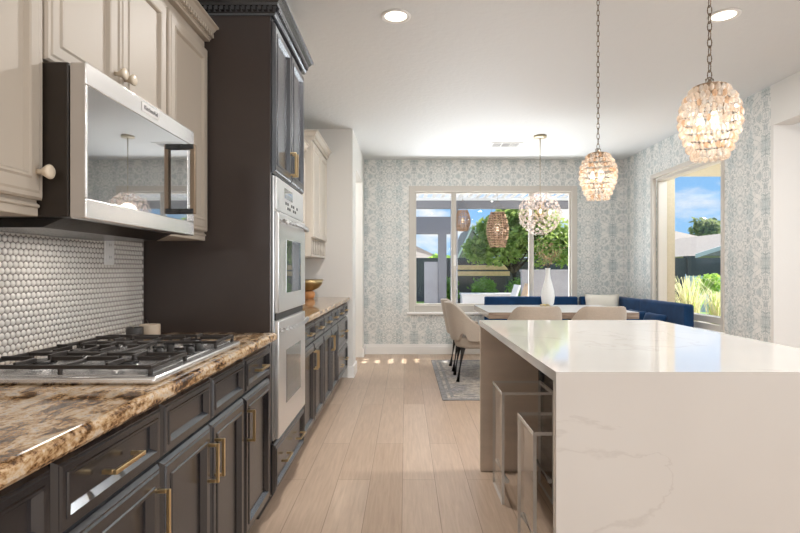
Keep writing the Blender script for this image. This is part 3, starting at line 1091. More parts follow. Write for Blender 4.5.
seg(Q[4], Q[6] - .005, 'espresso drawer base at the far end of the run, beneath the footed bowl',
    [topdr(4), ('drawer', Q[5] + g, Q[6] - .010, DZ0, DZ1, [(Hy(5), .783, 'Y')]),
     ('drawer', Q[4] + g, Q[6] - .010, .41, .698, [(Hy(4), .555, 'Y'), (Hy(5), .555, 'Y')]),
     ('drawer', Q[4] + g, Q[6] - .010, .112, .40, [(Hy(4), .255, 'Y'), (Hy(5), .255, 'Y')])])
bm = new(); slab(bm, BK, -.628, 3.390, 6.048, .874, .914)
tag(link('granite_worktop', bm, M['granite']), 'short granite worktop beyond the ovens, carrying the footed brass bowl', 'worktop')

# bowl on a burl ball
th = thing('footed_bowl', 'brass bowl on an orange burl ball at the end of the far worktop', 'bowl', (-1.035, 5.72, .9142))
bm = new()
lathe(bm, [(.045, .0), (.05, .004), (.060, .020), (.066, .042), (.060, .066), (.040, .084)], seg=24)
link('foot', bm, M['copper_wood'], th)
bm = new()
lathe(bm, [(.02, .0835), (.05, .088), (.105, .115), (.14, .155), (.152, .203), (.149, .203), (.134, .158), (.10, .122), (.05, .096), (.002, .092)], seg=36, cap=False)
link('bowl', bm, M['gold'], th)

# far upper cabinets
upper(3.392, 5.125, UZ0, UZ1, 'cream wall cabinet beyond the ovens, shallower of the far pair',
      [(3.40, 4.255, 1.405, 2.29, (4.22, 1.476)), (4.26, 5.118, 1.405, 2.29, (4.29, 1.476))], mat=M['pale_cream'])
FUX = -.907
th = upper(5.128, 6.046, 1.534, 2.47, 'deeper pale wall cabinet with two tall doors at the end of the far run',
      [(5.138, 5.585, 1.54, 2.452, None), (5.590, 6.038, 1.54, 2.452, None)], rail=False, ux=FUX, mat=M['pale_cream'])
bm = new(); box(bm, BK, FUX, 5.129, 6.045, 1.352, 1.372); box(bm, BK, BK + .02, 5.129, 6.045, 1.372, 1.5335); box(bm, BK + .02, FUX, 5.129, 5.145, 1.372, 1.5335); box(bm, BK + .02, FUX, 6.029, 6.045, 1.372, 1.5335)
pg = link('plate_rack', bm, M['pale_cream'], th)
for k in range(9):
    bm = new(); yy = 5.16 + k * .106
    lathe(bm, [(.009, 1.3725), (.006, 1.39), (.010, 1.45), (.006, 1.515), (.009, 1.533)], (FUX - .014, yy, 0), 8)
    link('spindle', bm, M['pale_cream'], pg)
bm = new()
crown_run(bm, [(BK + .03, 5.128), (FUX + .021, 5.128), (FUX + .021, 6.046)], crown_prof(2.4705, .085, .05), (.011, .022, 2.4705 + .02, 2.4705 + .038, .022))
link('crown', bm, M['pale_cream'], th)
bm = new()
crown_run(bm, [(UX + .021, 3.392), (UX + .021, 5.070)], crown_prof(2.334, .066, .050), (.0115, .027, 2.334 + .013, 2.334 + .031, .026))
box(bm, BK, UX + .012, 3.392, 5.07, 2.3345, 2.350)
tag(link('crown_moulding', bm, M['pale_cream']), 'pale crown moulding on the shallow wall cabinet beyond the ovens', 'moulding')

# ------------------------------------------------------------------ island
IX0, IX1, IY0, IY1, IZ = .452, 1.535, 1.600, 3.262, .914
th = thing('kitchen_island', 'white veined quartz island with waterfall end in the foreground', 'island')
bm = new(); box(bm, IX0, IX1, IY0 + .0321, IY1, IZ - .032, IZ)
link('countertop', bm, M['quartz'], th)
bm = new(); box(bm, IX0, IX1, IY0, IY0 + .032, .001, IZ)
link('waterfall_panel', bm, M['quartz'], th)
bm = new(); box(bm, IX0 + .002, IX1 - .002, IY1 - .034, IY1 - .004, .001, IZ - .0322, .001)
link('end_panel', bm, M['taupe'], th)
ICX = .815
bm = new(); box(bm, ICX, IX1 - .03, IY0 + .033, IY1 - .035, .001, IZ - .0325, .001)
cb = link('cabinet_body', bm, M['dark'], th)
for k in range(3):
    y0 = IY0 + .05 + k * .525
    bm = new(); panel(bm, (ICX, y0 + .505, .12), -Y3, Z3, -X3, .505, .74, DOOR)
    link('back_panel', bm, M['dark'], cb)

# acrylic stools under the overhang
def stool(yc, label):
    th = thing('counter_stool', label, 'stool', (0, yc, 0), 0, 'clear acrylic counter stools')
    hw = .145
    X0, X1, ZT, tk = .500, .775, .585, .014
    def sheet(name, a):
        bm = new()
        box(bm, *a)
        sz = sorted(((a[1] - a[0], 0), (a[3] - a[2], 1), (a[5] - a[4], 2)))
        thin = sz[0][1]
        bm.faces.ensure_lookup_table()
        for f in bm.faces:
            n_ = f.normal
            f.normal_update()
            ax = max(range(3), key=lambda i: abs(f.normal[i]))
            f.material_index = 0 if ax == thin else 1
        return link(name, bm, [M['acrylic'], M['acrylic_edge']], th)
    sheet('back_leg_panel', (X0, X0 + tk, -hw, hw, .002, ZT - tk))
    sheet('front_leg_panel', (X1 - tk, X1, -hw, hw, .002, ZT - tk))
    sheet('seat', (X0, X1, -hw, hw, ZT - tk, ZT))
    for xx in (X0 + tk + .012, X1 - tk - .012):
        bm = new()
        tube(bm, [(xx, -hw - .004, .125), (xx, hw + .004, .125)], .013, 12)
        link('footrest', bm, M['satin'], th)
stool(2.915, 'clear acrylic stool under the island overhang, farther of the two')
stool(2.235, 'clear acrylic stool under the island overhang, nearer the waterfall end')

# ------------------------------------------------------------------ pendants over the island
def chain(bm, x, y, z0, z1, ln=.036, wd=.015, r=.0024):
    n = int((z1 - z0) / (ln * .78))
    st = (z1 - z0) / n
    for k in range(n):
        zc = z0 + (k + .5) * st
        pts = []
        for q in range(12):
            a = q * 2 * PI / 12
            p = Vector((math.cos(a) * wd / 2, 0, math.sin(a) * st * .62))
            if k % 2:
                p = Vector((0, p.x, p.z))
            pts.append(Vector((x, y, zc)) + p)
        tube(bm, pts, r, 5, closed=True)

def drop(bm):
    lathe(bm, [(.0008, .0125), (.0040, .0105), (.0082, .003), (.0084, -.003), (.0055, -.010), (.0008, -.0135)], seg=6)
CRS = []
for mm in ('crystal', 'crystal', 'crystal_clear', 'crystal_clear', 'crystal_amber'):
    bmx = new(); drop(bmx)
    for f in bmx.faces:
        f.smooth = False
    bmesh.ops.recalc_face_normals(bmx, faces=bmx.faces)
    me_ = bpy.data.meshes.new('crystal'); bmx.to_mesh(me_); bmx.free()
    me_.materials.append(M[mm]); CRS.append(me_)

def pendant(x, y, label):
    zt, zb = 1.867, 1.608
    th = thing('pendant_light', label, 'pendant light', (x, y, zb), 0, 'crystal pendants over the island')
    H = zt - zb
    bm = new(); chain(bm, 0, 0, H + .03, CEIL - zb - .03); link('chain', bm, M['bronze'], th)
    bm = new(); lathe(bm, [(.062, CEIL - zb - .0005), (.062, CEIL - zb - .012), (.02, CEIL - zb - .03), (.003, CEIL - zb - .032)], seg=24); link('canopy', bm, M['bronze'], th)
    bm = new()
    lathe(bm, [(.058, H - .004), (.058, H + .002), (.05, H + .006), (.012, H + .010), (.008, H + .022), (.003, H + .03)], seg=24)
    tube(bm, [(-.013, 0, H + .012), (-.013, 0, H + .03), (0, 0, H + .037), (.013, 0, H + .03), (.013, 0, H + .012)], .003, 6)
    link('cap', bm, M['bronze'], th)
    tiers = []
    prof = [(.062, .945), (.081, .84), (.092, .73), (.097, .62), (.097, .505), (.091, .39), (.080, .28), (.070, .17), (.056, .065)]
    spots = []
    bmf = new()
    for (r, q) in prof:
        z = q * H
        pts = [(math.cos(a * PI / 12) * (r - .012), math.sin(a * PI / 12) * (r - .012), z + .008) for a in range(24)]
        tube(bmf, pts, .0022, 5, closed=True)
        n = int(2 * PI * r / .0172)
        for k in range(n):
            a = 2 * PI * (k + random.random() * .3) / n
            spots.append((r * math.cos(a), r * math.sin(a), z, a))
    for k in range(4):
        a = k * PI / 2
        tube(bmf, [(math.cos(a) * (r_ - .013), math.sin(a) * (r_ - .013), q * H + .008) for r_, q in prof], .002, 5)
    link('ring_frame', bmf, M['bronze'], th)
    cv = Vector((0 - x, 0 - y, 0)).normalized()
    spots.sort(key=lambda s: -(s[0] * cv.x + s[1] * cv.y))
    for s in spots[:100]:
        o_ = bpy.data.objects.new('crystal', random.choice(CRS))
        COL.objects.link(o_)
        o_.parent = th
        o_.location = s[:3]
        o_.rotation_euler = (random.uniform(-.25, .25), random.uniform(-.25, .25), random.random() * 6)
    bm = new()
    for s in spots[100:]:
        n0 = len(bm.verts)
        drop(bm)
        xf(bm, n0, Matrix.Translation(s[:3]) @ Matrix.Rotation(random.random() * 6, 4, 'Z'))
    for f in bm.faces:
        f.smooth = False
    o_ = link('crystal_strand', bm, M['crystal'], th); o_['kind'] = 'stuff'
    for k in range(3):
        a = k * 2 * PI / 3 + .5
        bm = new()
        lathe(bm, [(.002, -.026), (.010, -.02), (.014, -.004), (.010, .014), (.006, .028)], (.03 * math.cos(a), .03 * math.sin(a), H * .55), 12)
        link('bulb', bm, M['soft_bulb'], th)
    light('pendant_glow', 'POINT', (x, y, zb + H * .42), 1.0, (1, .92, .82), shadow_soft_size=.05)
pendant(1.08, 1.894, 'crystal tiered pendant nearer the camera, by the right edge of the photo')
pendant(1.08, 2.990, 'crystal tiered pendant farther along the island, in front of the papered wall')

# recessed lights and vent
def can(x, y, label, seen=True):
    if seen:
        th = thing('recessed_light', label, 'ceiling light', (x, y, CEIL), 0, 'recessed ceiling lights')
        bm = new(); lathe(bm, [(.068, -.0005), (.095, -.0005), (.093, -.006), (.082, -.010), (.070, -.004)], seg=32, cap=False); link('trim_ring', bm, M['can_trim'], th)
        bm = new(); lathe(bm, [(.0695, -.002), (.05, -.0035), (.002, -.004)], seg=32); link('lens', bm, M['can_bulb'], th)
    light('ceiling_glow', 'AREA', (x, y, CEIL - .02), CAN_LIGHT * (3.4 if seen else 1), (1, .975, .945), .14)
can(-.06, 3.36, 'lit recessed ceiling light above the aisle between the counter and the island')
can(2.0, 3.35, 'lit recessed ceiling light at the upper right beside the near pendant chain')
for x, y in ((.75, .6), (2.0, 1.2), (.3, -.9), (2.0, -.9)):  # extra ceiling lights without fixtures, added out of view as fill
    can(x, y, '', False)
th = thing('ceiling_vent', 'white slotted air vent in the ceiling near the dining chandelier', 'vent', (1.28, 6.80, CEIL))
bm = new(); box(bm, -.20, .20, -.13, .13, -.007, -.0005, .002); fr_ = link('vent_frame', bm, M['vent'], th)
for k in range(3):
    bm = new()
    x0 = -.165 + k * .112
    for j in range(6):
        yy = -.085 + j * .031
        n0 = len(bm.verts)
        if k == 1:
            box(bm, x0, x0 + .102, yy, yy + .016, -.0085, -.0072)
        else:
            box(bm, x0 + j * .017, x0 + j * .017 + .009, -.09, .09, -.0085, -.0072)
    link('louvre_slot', bm, M['vent_dark'], th)

# ------------------------------------------------------------------ dining area
bm = new()
box(bm, .345, 2.75, 4.98, 7.18, .0005, .010, .003)
box(bm, .465, 2.63, 5.10, 7.06, .0101, .0112, mi=1)
box(bm, .40, .43, 5.03, 7.13, .0101, .0112, mi=1); box(bm, .43, 2.70, 5.03, 5.06, .0101, .0112, mi=1)
tag(link('area_rug', bm, [M['rug_border'], M['rug']]), 'faded grey and blue rug under the dining table', 'rug')

TBX0, TBX1, TBY0, TBY1 = .90, 2.53, 5.77, 7.0
th = thing('dining_table', 'glossy brown wooden dining table with a thick top by the far window', 'table', (0, 0, .0115))
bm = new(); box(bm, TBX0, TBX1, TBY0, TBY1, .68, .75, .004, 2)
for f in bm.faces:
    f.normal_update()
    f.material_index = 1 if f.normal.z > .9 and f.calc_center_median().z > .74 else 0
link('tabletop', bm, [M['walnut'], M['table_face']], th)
for x in (TBX0 + .45, TBX1 - .45):
    bm = new(); box(bm, x - .06, x + .06, 6.12, 6.65, .05, .62, .01); box(bm, x - .07, x + .07, 5.98, 6.79, 0, .05, .006); box(bm, x - .07, x + .07, 5.95, 6.82, .62, .6798, .006)
    link('pedestal', bm, M['leg'], th)

# upholstered chair, facing local +Y
def make_chair(label, loc, rot):
    th = thing('dining_chair', label, 'chair', loc, rot, 'beige upholstered dining chairs')
    bm = new()
    # seat: rounded pad
    n = 28
    rows = []
    for (sc, z) in ((.80, .355), (.97, .37), (1.0, .40), (1.0, .455), (.96, .478), (.80, .490), (.4, .496)):
        ring = []
        for k in range(n):
            a = 2 * PI * k / n
            ca, sa = math.cos(a), math.sin(a)
            e = 2 / 3.2
            px = math.copysign(abs(ca) ** e, ca) * .235 * sc
            py = math.copysign(abs(sa) ** e, sa) * .225 * sc
            if py > 0:
                px *= 1.04
            ring.append(bm.verts.new((px, py + .02, z)))
        rows.append(ring)
    for i in range(len(rows) - 1):
        for k in range(n):
            bm.faces.new((rows[i][k], rows[i][(k + 1) % n], rows[i + 1][(k + 1) % n], rows[i + 1][k])).smooth = True
    bm.faces.new(rows[0]); bm.faces.new(rows[-1])
    link('seat', bm, M['linen'], th, smooth=True)
    # shell back: wraps the rear, sweeping down into low arms
    bm = new()
    NA, NZ = 30, 9
    def top(a):
        k = abs(a)
        if k < .62:
            return .850
        q = min(1, (k - .62) / 1.20)
        q = q * q * (3 - 2 * q)
        return .850 - .245 * q
    def pt(a, q, off):
        zt = top(a)
        zb = .44
        if abs(a) < .95:
            zb = .44
        z = zb + (zt - zb) * q
        lean = (z - .44) * .20
        rx, ry = .262 + off, .235 + off
        ca, sa = math.cos(a), math.sin(a)
        e = .80
        X_ = math.copysign(abs(sa) ** e, sa) * (rx + lean * .02)
        Y_ = -abs(ca) ** e * math.copysign(1, ca) * ry if ca > 0 else abs(ca) * .9 * ry
        Y_ += .01 - lean * max(0, ca)
        return Vector((X_, Y_, z))
    A_ = [(-1.92 + 3.84 * i / NA) for i in range(NA + 1)]
    inn, out = [], []
    for a in A_:
        inn.append([bm.verts.new(pt(a, j / NZ, -.022)) for j in range(NZ + 1)])
        out.append([bm.verts.new(pt(a, j / NZ, .022)) for j in range(NZ + 1)])
    def quad(a, b_, c, d_):
        bm.faces.new((a, b_, c, d_)).smooth = True
    for i in range(NA):
        hole_ = False
        for j in range(NZ):
            quad(inn[i][j], inn[i + 1][j], inn[i + 1][j + 1], inn[i][j + 1])
            quad(out[i][j], out[i][j + 1], out[i + 1][j + 1], out[i + 1][j])
        quad(inn[i][NZ], inn[i + 1][NZ], out[i + 1][NZ], out[i][NZ])
        quad(inn[i][0], out[i][0], out[i + 1][0], inn[i + 1][0])
    for i in (0, NA):
        for j in range(NZ):
            quad(inn[i][j], inn[i][j + 1], out[i][j + 1], out[i][j])
    # notch between back and seat on either flank
    bm.verts.ensure_lookup_table()
    for ring in (inn, out):
        for i, a in enumerate(A_):
            k = abs(abs(a) - 1.02)
            if k < .26:
                lift = (1 - (k / .26) ** 2) * .085
                for j in range(NZ + 1):
                    ring[i][j].co.z += lift * (1 - j / NZ)
    o_ = link('backrest', bm, M['linen'], th, smooth=True)
    bv = o_.modifiers.new('round', 'BEVEL'); bv.width = .012; bv.segments = 3; bv.limit_method = 'ANGLE'; bv.angle_limit = 1.0
    for sx in (-1, 1):
        for sy in (-1, 1):
            bm = new()
            tube(bm, [(sx * .165, sy * .15 + .02, .362), (sx * .19, sy * .20 + .02 - (.0 if sy > 0 else .01), 0)], [.026, .019], 10)
            link('leg', bm, M['leg'], th)
    return th
RZ = .0150
ch = make_chair('beige chair at the left end of the table, nearer the camera', (.755, 5.945, RZ), -PI / 2)
dup(ch, (.755, 6.52, RZ), -PI / 2, 'beige chair at the left end of the table, half hidden behind another chair')
dup(ch, (1.30, 5.47, RZ), 0, 'beige chair with its back to the island, below the white vase')
dup(ch, (1.945, 5.47, RZ), 0, 'beige chair with its back to the island, nearer the navy side bench')

# banquette
def cushion(bm, x0, x1, y0, y1, z0, z1, b_=.035):
    box(bm, x0, x1, y0, y1, z0, z1, b_, 4)
th = thing('banquette_bench', 'navy velvet bench along the far wall under the wide window', 'bench')
bm = new(); box(bm, 1.13, 2.62, 7.22, 7.715, .012, .36, .004); link('bench_base', bm, M['bench_base'], th)
bm = new(); cushion(bm, 1.12, 2.62, 7.16, 7.715, .361, .475); link('seat_cushion', bm, M['velvet'], th)
for a, c in ((1.13, 2.455), (2.495, 2.80)):
    bm = new(); cushion(bm, a, c, 7.585, 7.69, .476, .842, .025); link('back_cushion', bm, M['velvet'], th)
th = thing('banquette_bench', 'navy velvet bench along the right wall beneath the side window', 'bench')
bm = new(); box(bm, 2.665, 3.145, 5.55, 7.56, .012, .36, .004); link('bench_base', bm, M['bench_base'], th)
bm = new(); cushion(bm, 2.63, 3.145, 5.53, 7.57, .361, .475); link('seat_cushion', bm, M['velvet'], th)
bm = new(); cushion(bm, 2.935, 3.04, 5.60, 6.70, .476, .858, .03); link('back_cushion', bm, M['velvet'], th)
bm = new(); cushion(bm, 2.965, 3.07, 6.715, 7.57, .476, .846, .03); link('back_cushion', bm, M['velvet'], th)

def pillow(label, loc, rot, w_, h_, d_, mat, group=None):
    bm = new()
    n = 12
    G = {}
    for s in (-1, 1):
        for i in range(n + 1):
            for j in range(n + 1):
                u, v = i / n * 2 - 1, j / n * 2 - 1
                e = (1 - u ** 4) * (1 - v ** 4)
                pin = 1 - .06 * (1 - abs(u)) * 0
                x = u * w_ / 2 * (1 - .06 * (1 - v * v) * 1)
                z = v * h_ / 2 * (1 - .06 * (1 - u * u) * 1)
                edge = i in (0, n) or j in (0, n)
                if edge and s == 1:
                    G[(s, i, j)] = G[(-1, i, j)]
                    continue
                G[(s, i, j)] = bm.verts.new((x, s * d_ / 2 * e ** .5, z + h_ / 2))
    for s in (-1, 1):
        for i in range(n):
            for j in range(n):
                q = [G[(s, i, j)], G[(s, i + 1, j)], G[(s, i + 1, j + 1)], G[(s, i, j + 1)]]
                if len(set(q)) == 4:
                    bm.faces.new(q if s < 0 else q[::-1]).smooth = True
    o_ = link('throw_pillow', bm, mat)
    o_.location = loc
    o_.rotation_euler = rot
    return tag(o_, label, 'pillow', group)
pillow('ivory throw pillow in the corner where the two navy benches meet', (2.71, 7.30, .478), (-.20, 0, -.10), .47, .42, .15, M['pillow'])
pillow('navy pillow leaning on the side bench, its nearer end', (2.76, 6.02, .506), (-.35, 0, -PI / 2), .44, .24, .14, M['velvet'], 'navy pillows on the side bench')
pillow('navy pillow on the side bench, next to the bench corner', (2.745, 6.50, .506), (-.35, 0, -PI / 2), .44, .24, .14, M['velvet'], 'navy pillows on the side bench')

# vase with a branch, gold ornament
TZ = .7618
th = thing('vase', 'slender white bottle vase on the dining table holding dry stems', 'vase', (1.735, 6.50, TZ))
bm = new()
lathe(bm, [(.045, 0), (.055, .004), (.072, .06), (.081, .13), (.076, .20), (.055, .28), (.036, .35), (.027, .41), (.027, .46), (.033, .482), (.029, .482), (.022, .46), (.022, .40), (.002, .38)], seg=32)
link('vase_body', bm, M['vase'], th, smooth=True)
th = thing('flower_stems', 'loose russet and green leafy stems standing in the white vase', 'flowers', (1.735, 6.50, TZ))
bmL = new()
for k in range(13):
    a = random.random() * 2 * PI
    sp_ = random.uniform(.03, .20)
    h = random.uniform(.58, .86)
    pts = [Vector((0, 0, .395)), Vector((math.cos(a) * .012, math.sin(a) * .012, .50)), Vector((math.cos(a) * sp_ * .6, math.sin(a) * sp_ * .6, .50 + (h - .5) * .55)), Vector((math.cos(a) * sp_, math.sin(a) * sp_, h))]
    bm = new(); tube(bm, pts, [.0022, .0022, .0018, .001], 5); link('stem', bm, M['brown_leaf'], th)
    for j in range(22):
        q = random.uniform(.25, 1) ** .8
        i = 1 if q < .5 else 2
        f = (q - .0) * 2 if q < .5 else (q - .5) * 2
        p = pts[i].lerp(pts[i + 1], min(1, f)) + Vector((random.gauss(0, .03), random.gauss(0, .03), random.gauss(0, .02)))
        s = random.uniform(.010, .022)
        d1 = Vector((random.gauss(0, 1), random.gauss(0, 1), random.gauss(0, 1))).normalized()
        d2 = d1.cross(Vector((random.gauss(0, 1), random.gauss(0, 1), random.gauss(0, 1)))).normalized()
        vs = [bmL.verts.new(p + d1 * s * x_ + d2 * s * .5 * y_) for x_, y_ in ((-1, 0), (0, -1), (1, 0), (0, 1))]
        bmL.faces.new(vs).material_index = 0 if random.random() < .55 else 1
o_ = link('foliage', bmL, [M['brown_leaf'], M['olive_leaf']], th)
M['bright_gold'] = simple('bright_gold', (.86, .66, .30), .3, .7)
bm = new()
for k in range(5):
    a = k * 2 * PI / 5
    pts = []
    for q in range(14):
        b_ = q * 2 * PI / 14
        p = Vector((math.cos(b_) * .026, math.sin(b_) * .026, 0))
        p = Matrix.Rotation(.8, 4, 'X') @ p
        p = Matrix.Rotation(a, 4, 'Z') @ (p + Vector((.030, 0, .028)))
        pts.append(p)
    tube(bm, pts, .008, 7, closed=True)
o_ = link('knot_ornament', bm, M['bright_gold'], loc=(1.665, 6.36, TZ + .0005))
tag(o_, 'small gold knot ornament at the foot of the white vase', 'ornament')

# dining chandelier
CHX, CHY, CHZ, CHR = 1.605, 6.36, 1.888, .255
th = thing('chandelier', 'glass blossom globe chandelier on a gold rod above the dining table', 'chandelier', (CHX, CHY, CHZ))
bm = new(); lathe(bm, [(.075, CEIL - CHZ - .0005), (.075, CEIL - CHZ - .022), (.07, CEIL - CHZ - .026), (.004, CEIL - CHZ - .027)], seg=28); link('canopy', bm, M['soft_gold'], th)
bm = new(); tube(bm, [(0, 0, 0), (0, 0, CEIL - CHZ - .026)], .0065, 10); link('rod', bm, M['gold'], th)
bm = new(); lathe(bm, [(.002, -.035), (.024, -.03), (.036, 0), (.024, .03), (.002, .035)], seg=16); link('hub', bm, M['gold'], th)
sp_pts = []
NB = 170
for i in range(NB):
    z = 1 - 2 * (i + .5) / NB
    r = math.sqrt(1 - z * z)
    a = i * 2.399963
    sp_pts.append(Vector((r * math.cos(a), r * math.sin(a), z)))
bm = new()
for p in sp_pts[::2]:
    tube(bm, [p * .03, p * (CHR - .02)], .0016, 4, cap=False)
link('branch', bm, M['gold'], th)
for k in range(6):
    a = k * PI / 3 + .3
    bm = new()
    lathe(bm, [(.004, 0), (.010, .012), (.013, .03), (.008, .05), (.001, .056)], (.13 * math.cos(a), .13 * math.sin(a), -.01), 10)
    link('bulb', bm, M['bulb'], th)
def blossom(bm, mat4):
    n0 = len(bm.verts)
    for k in range(5):
        a = k * 2 * PI / 5
        c, s = math.cos(a), math.sin(a)
        t_ = Vector((-s, c, 0))
        d_ = Vector((c, s, 0))
        vs = [bm.verts.new(v) for v in (Vector((0, 0, 0)), d_ * .018 + t_ * .012 + Z3 * .005, d_ * .032 + Z3 * .013, d_ * .018 - t_ * .012 + Z3 * .005)]
        bm.faces.new(vs)
    lathe(bm, [(.001, .0), (.006, .004), (.001, .011)], seg=6)
    xf(bm, n0, mat4)
bmx = new(); blossom(bmx, Matrix.Identity(4))
BL = bpy.data.meshes.new('glass_blossom'); bmx.to_mesh(BL); bmx.free(); BL.materials.append(M['blossom'])
toc = Vector((-CHX, -CHY, 0)).normalized()
sp_pts.sort(key=lambda p: -p.dot(toc))
for p in sp_pts[:100]:
    o_ = bpy.data.objects.new('glass_blossom', BL)
    COL.objects.link(o_)
    o_.parent = th
    o_.location = p * (CHR - .015 + random.uniform(-.02, .01))
    o_.rotation_euler = (p + Vector((random.gauss(0, .25), random.gauss(0, .25), random.gauss(0, .25)))).to_track_quat('Z', 'Y').to_euler()
bm = new()
for p in sp_pts[100:]:
    blossom(bm, Matrix.Translation(p * (CHR - .015)) @ p.to_track_quat('Z', 'Y').to_matrix().to_4x4())
o_ = link('blossom_cluster', bm, M['blossom'], th); o_['kind'] = 'stuff'
light('chandelier_glow', 'POINT', (CHX, CHY, CHZ + .03), 3.5, (1, .88, .76), shadow_soft_size=.1)
# the cooktop lamp under the microwave
light('cooktop_lamp', 'AREA', (-1.10, 1.80, 1.33), .6, (1, .93, .85), (.10, .30))
light('hall_fill', 'POINT', (-1.5, 6.95, 2.3), 22, (1, .97, .93), shadow_soft_size=.3)  # bare point light added to brighten the hall

# ------------------------------------------------------------------ outside
GZ = -.06
bm = new(); box(bm, -8, 30, 7.95, 13.6, GZ - .1, GZ)
struct('patio_ground', bm, M['paver'])
bm = new(); box(bm, -30, 60, 13.6, 60, GZ - .1, GZ - .01); box(bm, 3.9, 60, -4, 7.95, GZ - .1, GZ - .01)
struct('lawn_ground', bm, M['lawn'])
# stucco around the side window and the eaves
bm = new()
box(bm, RW + .20, RW + .30, SY1 - .01, SY1 + .18, 0, 2.70)
box(bm, RW + .20, RW + .30, SY0 - .18, SY0 - .02, 0, 2.70)
struct('trim_3', bm, M['stucco'])
bm = new(); box(bm, RW + .20, 5.6, 4.5, 8.48, 2.705, 2.82)  # soffit over the side window, extended out of view to block the sun
struct('roof_side', bm, M['stucco'])
bm = new(); box(bm, -2.6, 3.4, 7.92, 8.5, 2.72, 2.86)
struct('roof_eave', bm, M['pergola_white'])

# slatted patio cover
th = thing('patio_cover', 'grey slatted patio cover outside the far window, its beam crossing the glass', 'patio cover')
bm = new(); box(bm, -1.6, 4.1, 10.9, 11.05, 2.48, 2.64, .004); link('beam', bm, M['pergola'], th)
bm = new(); box(bm, -1.6, 4.1, 10.88, 11.07, 2.641, 2.70, .003); link('top_plate', bm, M['pergola_white'], th)
x = -1.57
while x < 4.0:
    bm = new(); box(bm, x, x + .075, 8.502, 11.15, 2.701, 2.732); link('slat', bm, M['pergola_white'], th)
    x += .176
for x in (1.0, 3.95, -1.4):
    bm = new(); box(bm, x - .07, x + .07, 10.91, 11.04, GZ, 2.479, .004); link('post', bm, M['pergola'], th)
# garden arbor beyond
th = thing('garden_arbor', 'grey garden arbor with square post seen through the left window pane', 'arbor')
bm = new(); box(bm, -.6, 1.10, 13.0, 13.18, 2.10, 2.52, .005); link('beam', bm, M['pergola'], th)
bm = new(); box(bm, .80, 1.0, 13.0, 13.18, GZ, 2.099, .005); link('post', bm, M['pergola'], th)
bm = new(); box(bm, -.55, -.35, 13.0, 13.18, GZ, 2.099, .005); link('post', bm, M['pergola'], th)
bm = new(); box(bm, .46, .795, 13.05, 13.13, GZ, 1.42, .003)
tag(link('privacy_panel', bm, M['block']), 'low grey privacy panel standing against the arbor post', 'panel')

# hanging rattan lanterns
def lantern(x, y, zc, r, h, label, ztop):
    th = thing('rattan_lantern', label, 'lantern', (x, y, zc), 0, 'woven lanterns under the patio cover')
    bm = new()
    nr = 15
    prof = lambda q: r * (.50 + .50 * math.sin(PI * (.10 + .82 * q)))
    for k in range(nr):
        q = k / (nr - 1)
        z = -h / 2 + q * h
        R = prof(q)
        pts = [(R * math.cos(a * PI / 10) * (1 + .01 * (a % 2)), R * math.sin(a * PI / 10) * (1 + .01 * (a % 2)), z) for a in range(20)]
        tube(bm, pts, h / nr * .46, 5, closed=True)
    for a in range(20):
        tube(bm, [(prof(q / 8) * math.cos(a * PI / 10), prof(q / 8) * math.sin(a * PI / 10), -h / 2 + q / 8 * h) for q in range(9)], .006, 4)
    link('woven_shade', bm, M['rattan'], th)
    bm = new()
    for s in (-1, 1):
        tube(bm, [(s * r * .6, 0, h / 2), (s * r * .55, 0, h / 2 + .10), (0, 0, h / 2 + .22)], .005, 5)
    tube(bm, [(0, 0, h / 2 + .22), (0, 0, ztop - zc)], .004, 5)
    link('hanger', bm, M['bronze'], th)
    bm = new(); lathe(bm, [(.002, -.05), (.03, -.03), (.035, 0), (.02, .04), (.002, .06)], seg=12); link('bulb', bm, M['dim_bulb'], th)
lantern(1.76, 10.2, 1.99, .20, .64, 'large woven rattan lantern hanging outside the middle pane', 2.70)
lantern(1.15, 10.7, 2.21, .15, .40, 'small woven rattan lantern hanging beside the left mullion', 2.70)

# plants --------------------------------------------------------------
def leaves(bm, n, fn, s0, s1, mi=0):
    for _ in range(n):
        p = fn()
        s = random.uniform(s0, s1)
        d1 = Vector((random.gauss(0, 1), random.gauss(0, 1), random.gauss(0, .7))).normalized()
        d2 = d1.cross(Vector((random.gauss(0, 1), random.gauss(0, 1), random.gauss(0, 1)))).normalized()
        vs = [bm.verts.new(p + d1 * s * a + d2 * s * .45 * b_) for a, b_ in ((-1, 0), (0, -1), (1, 0), (0, 1))]
        bm.faces.new(vs).material_index = mi
def blob(c, r, shell=.55):
    c = Vector(c)
    def f():
        while True:
            d = Vector((random.gauss(0, 1), random.gauss(0, 1), random.gauss(0, 1))).normalized()
            q = random.uniform(shell, 1)
            k = .82 + .3 * mnoise.noise(d * 2.2 + c)
            return c + Vector((d.x * r[0], d.y * r[1], d.z * r[2])) * q * k
    return f
th = thing('citrus_tree', 'bushy green tree filling the middle and right window panes', 'tree', (2.90, 14.3, GZ))
bm = new()
tube(bm, [(0, 0, 0), (.05, 0, .6), (.0, .0, 1.3), (.1, 0, 2.0)], [.11, .09, .08, .05], 8)
for a in range(6):
    b_ = a * PI / 3
    tube(bm, [(0, 0, 1.2), (math.cos(b_) * .6, math.sin(b_) * .4, 1.8), (math.cos(b_) * 1.1, math.sin(b_) * .7, 2.3)], [.05, .035, .015], 6)
link('trunk', bm, M['bark'], th)
bm = new()
for c, r, n in (((-.25, 0, 2.05), (.95, .8, .85), 2600), ((.75, 0, 2.15), (1.0, .8, .95), 2600), ((-.95, -.1, 1.80), (.55, .5, .5), 900), ((.2, .1, 2.75), (1.0, .8, .45), 1500), ((1.4, .1, 1.9), (.6, .7, .7), 1100), ((-.6, 0, 2.4), (.6, .5, .4), 800)):
    leaves(bm, n, blob(c, r, .3), .055, .11)
link('foliage', bm, M['leaf'], th)

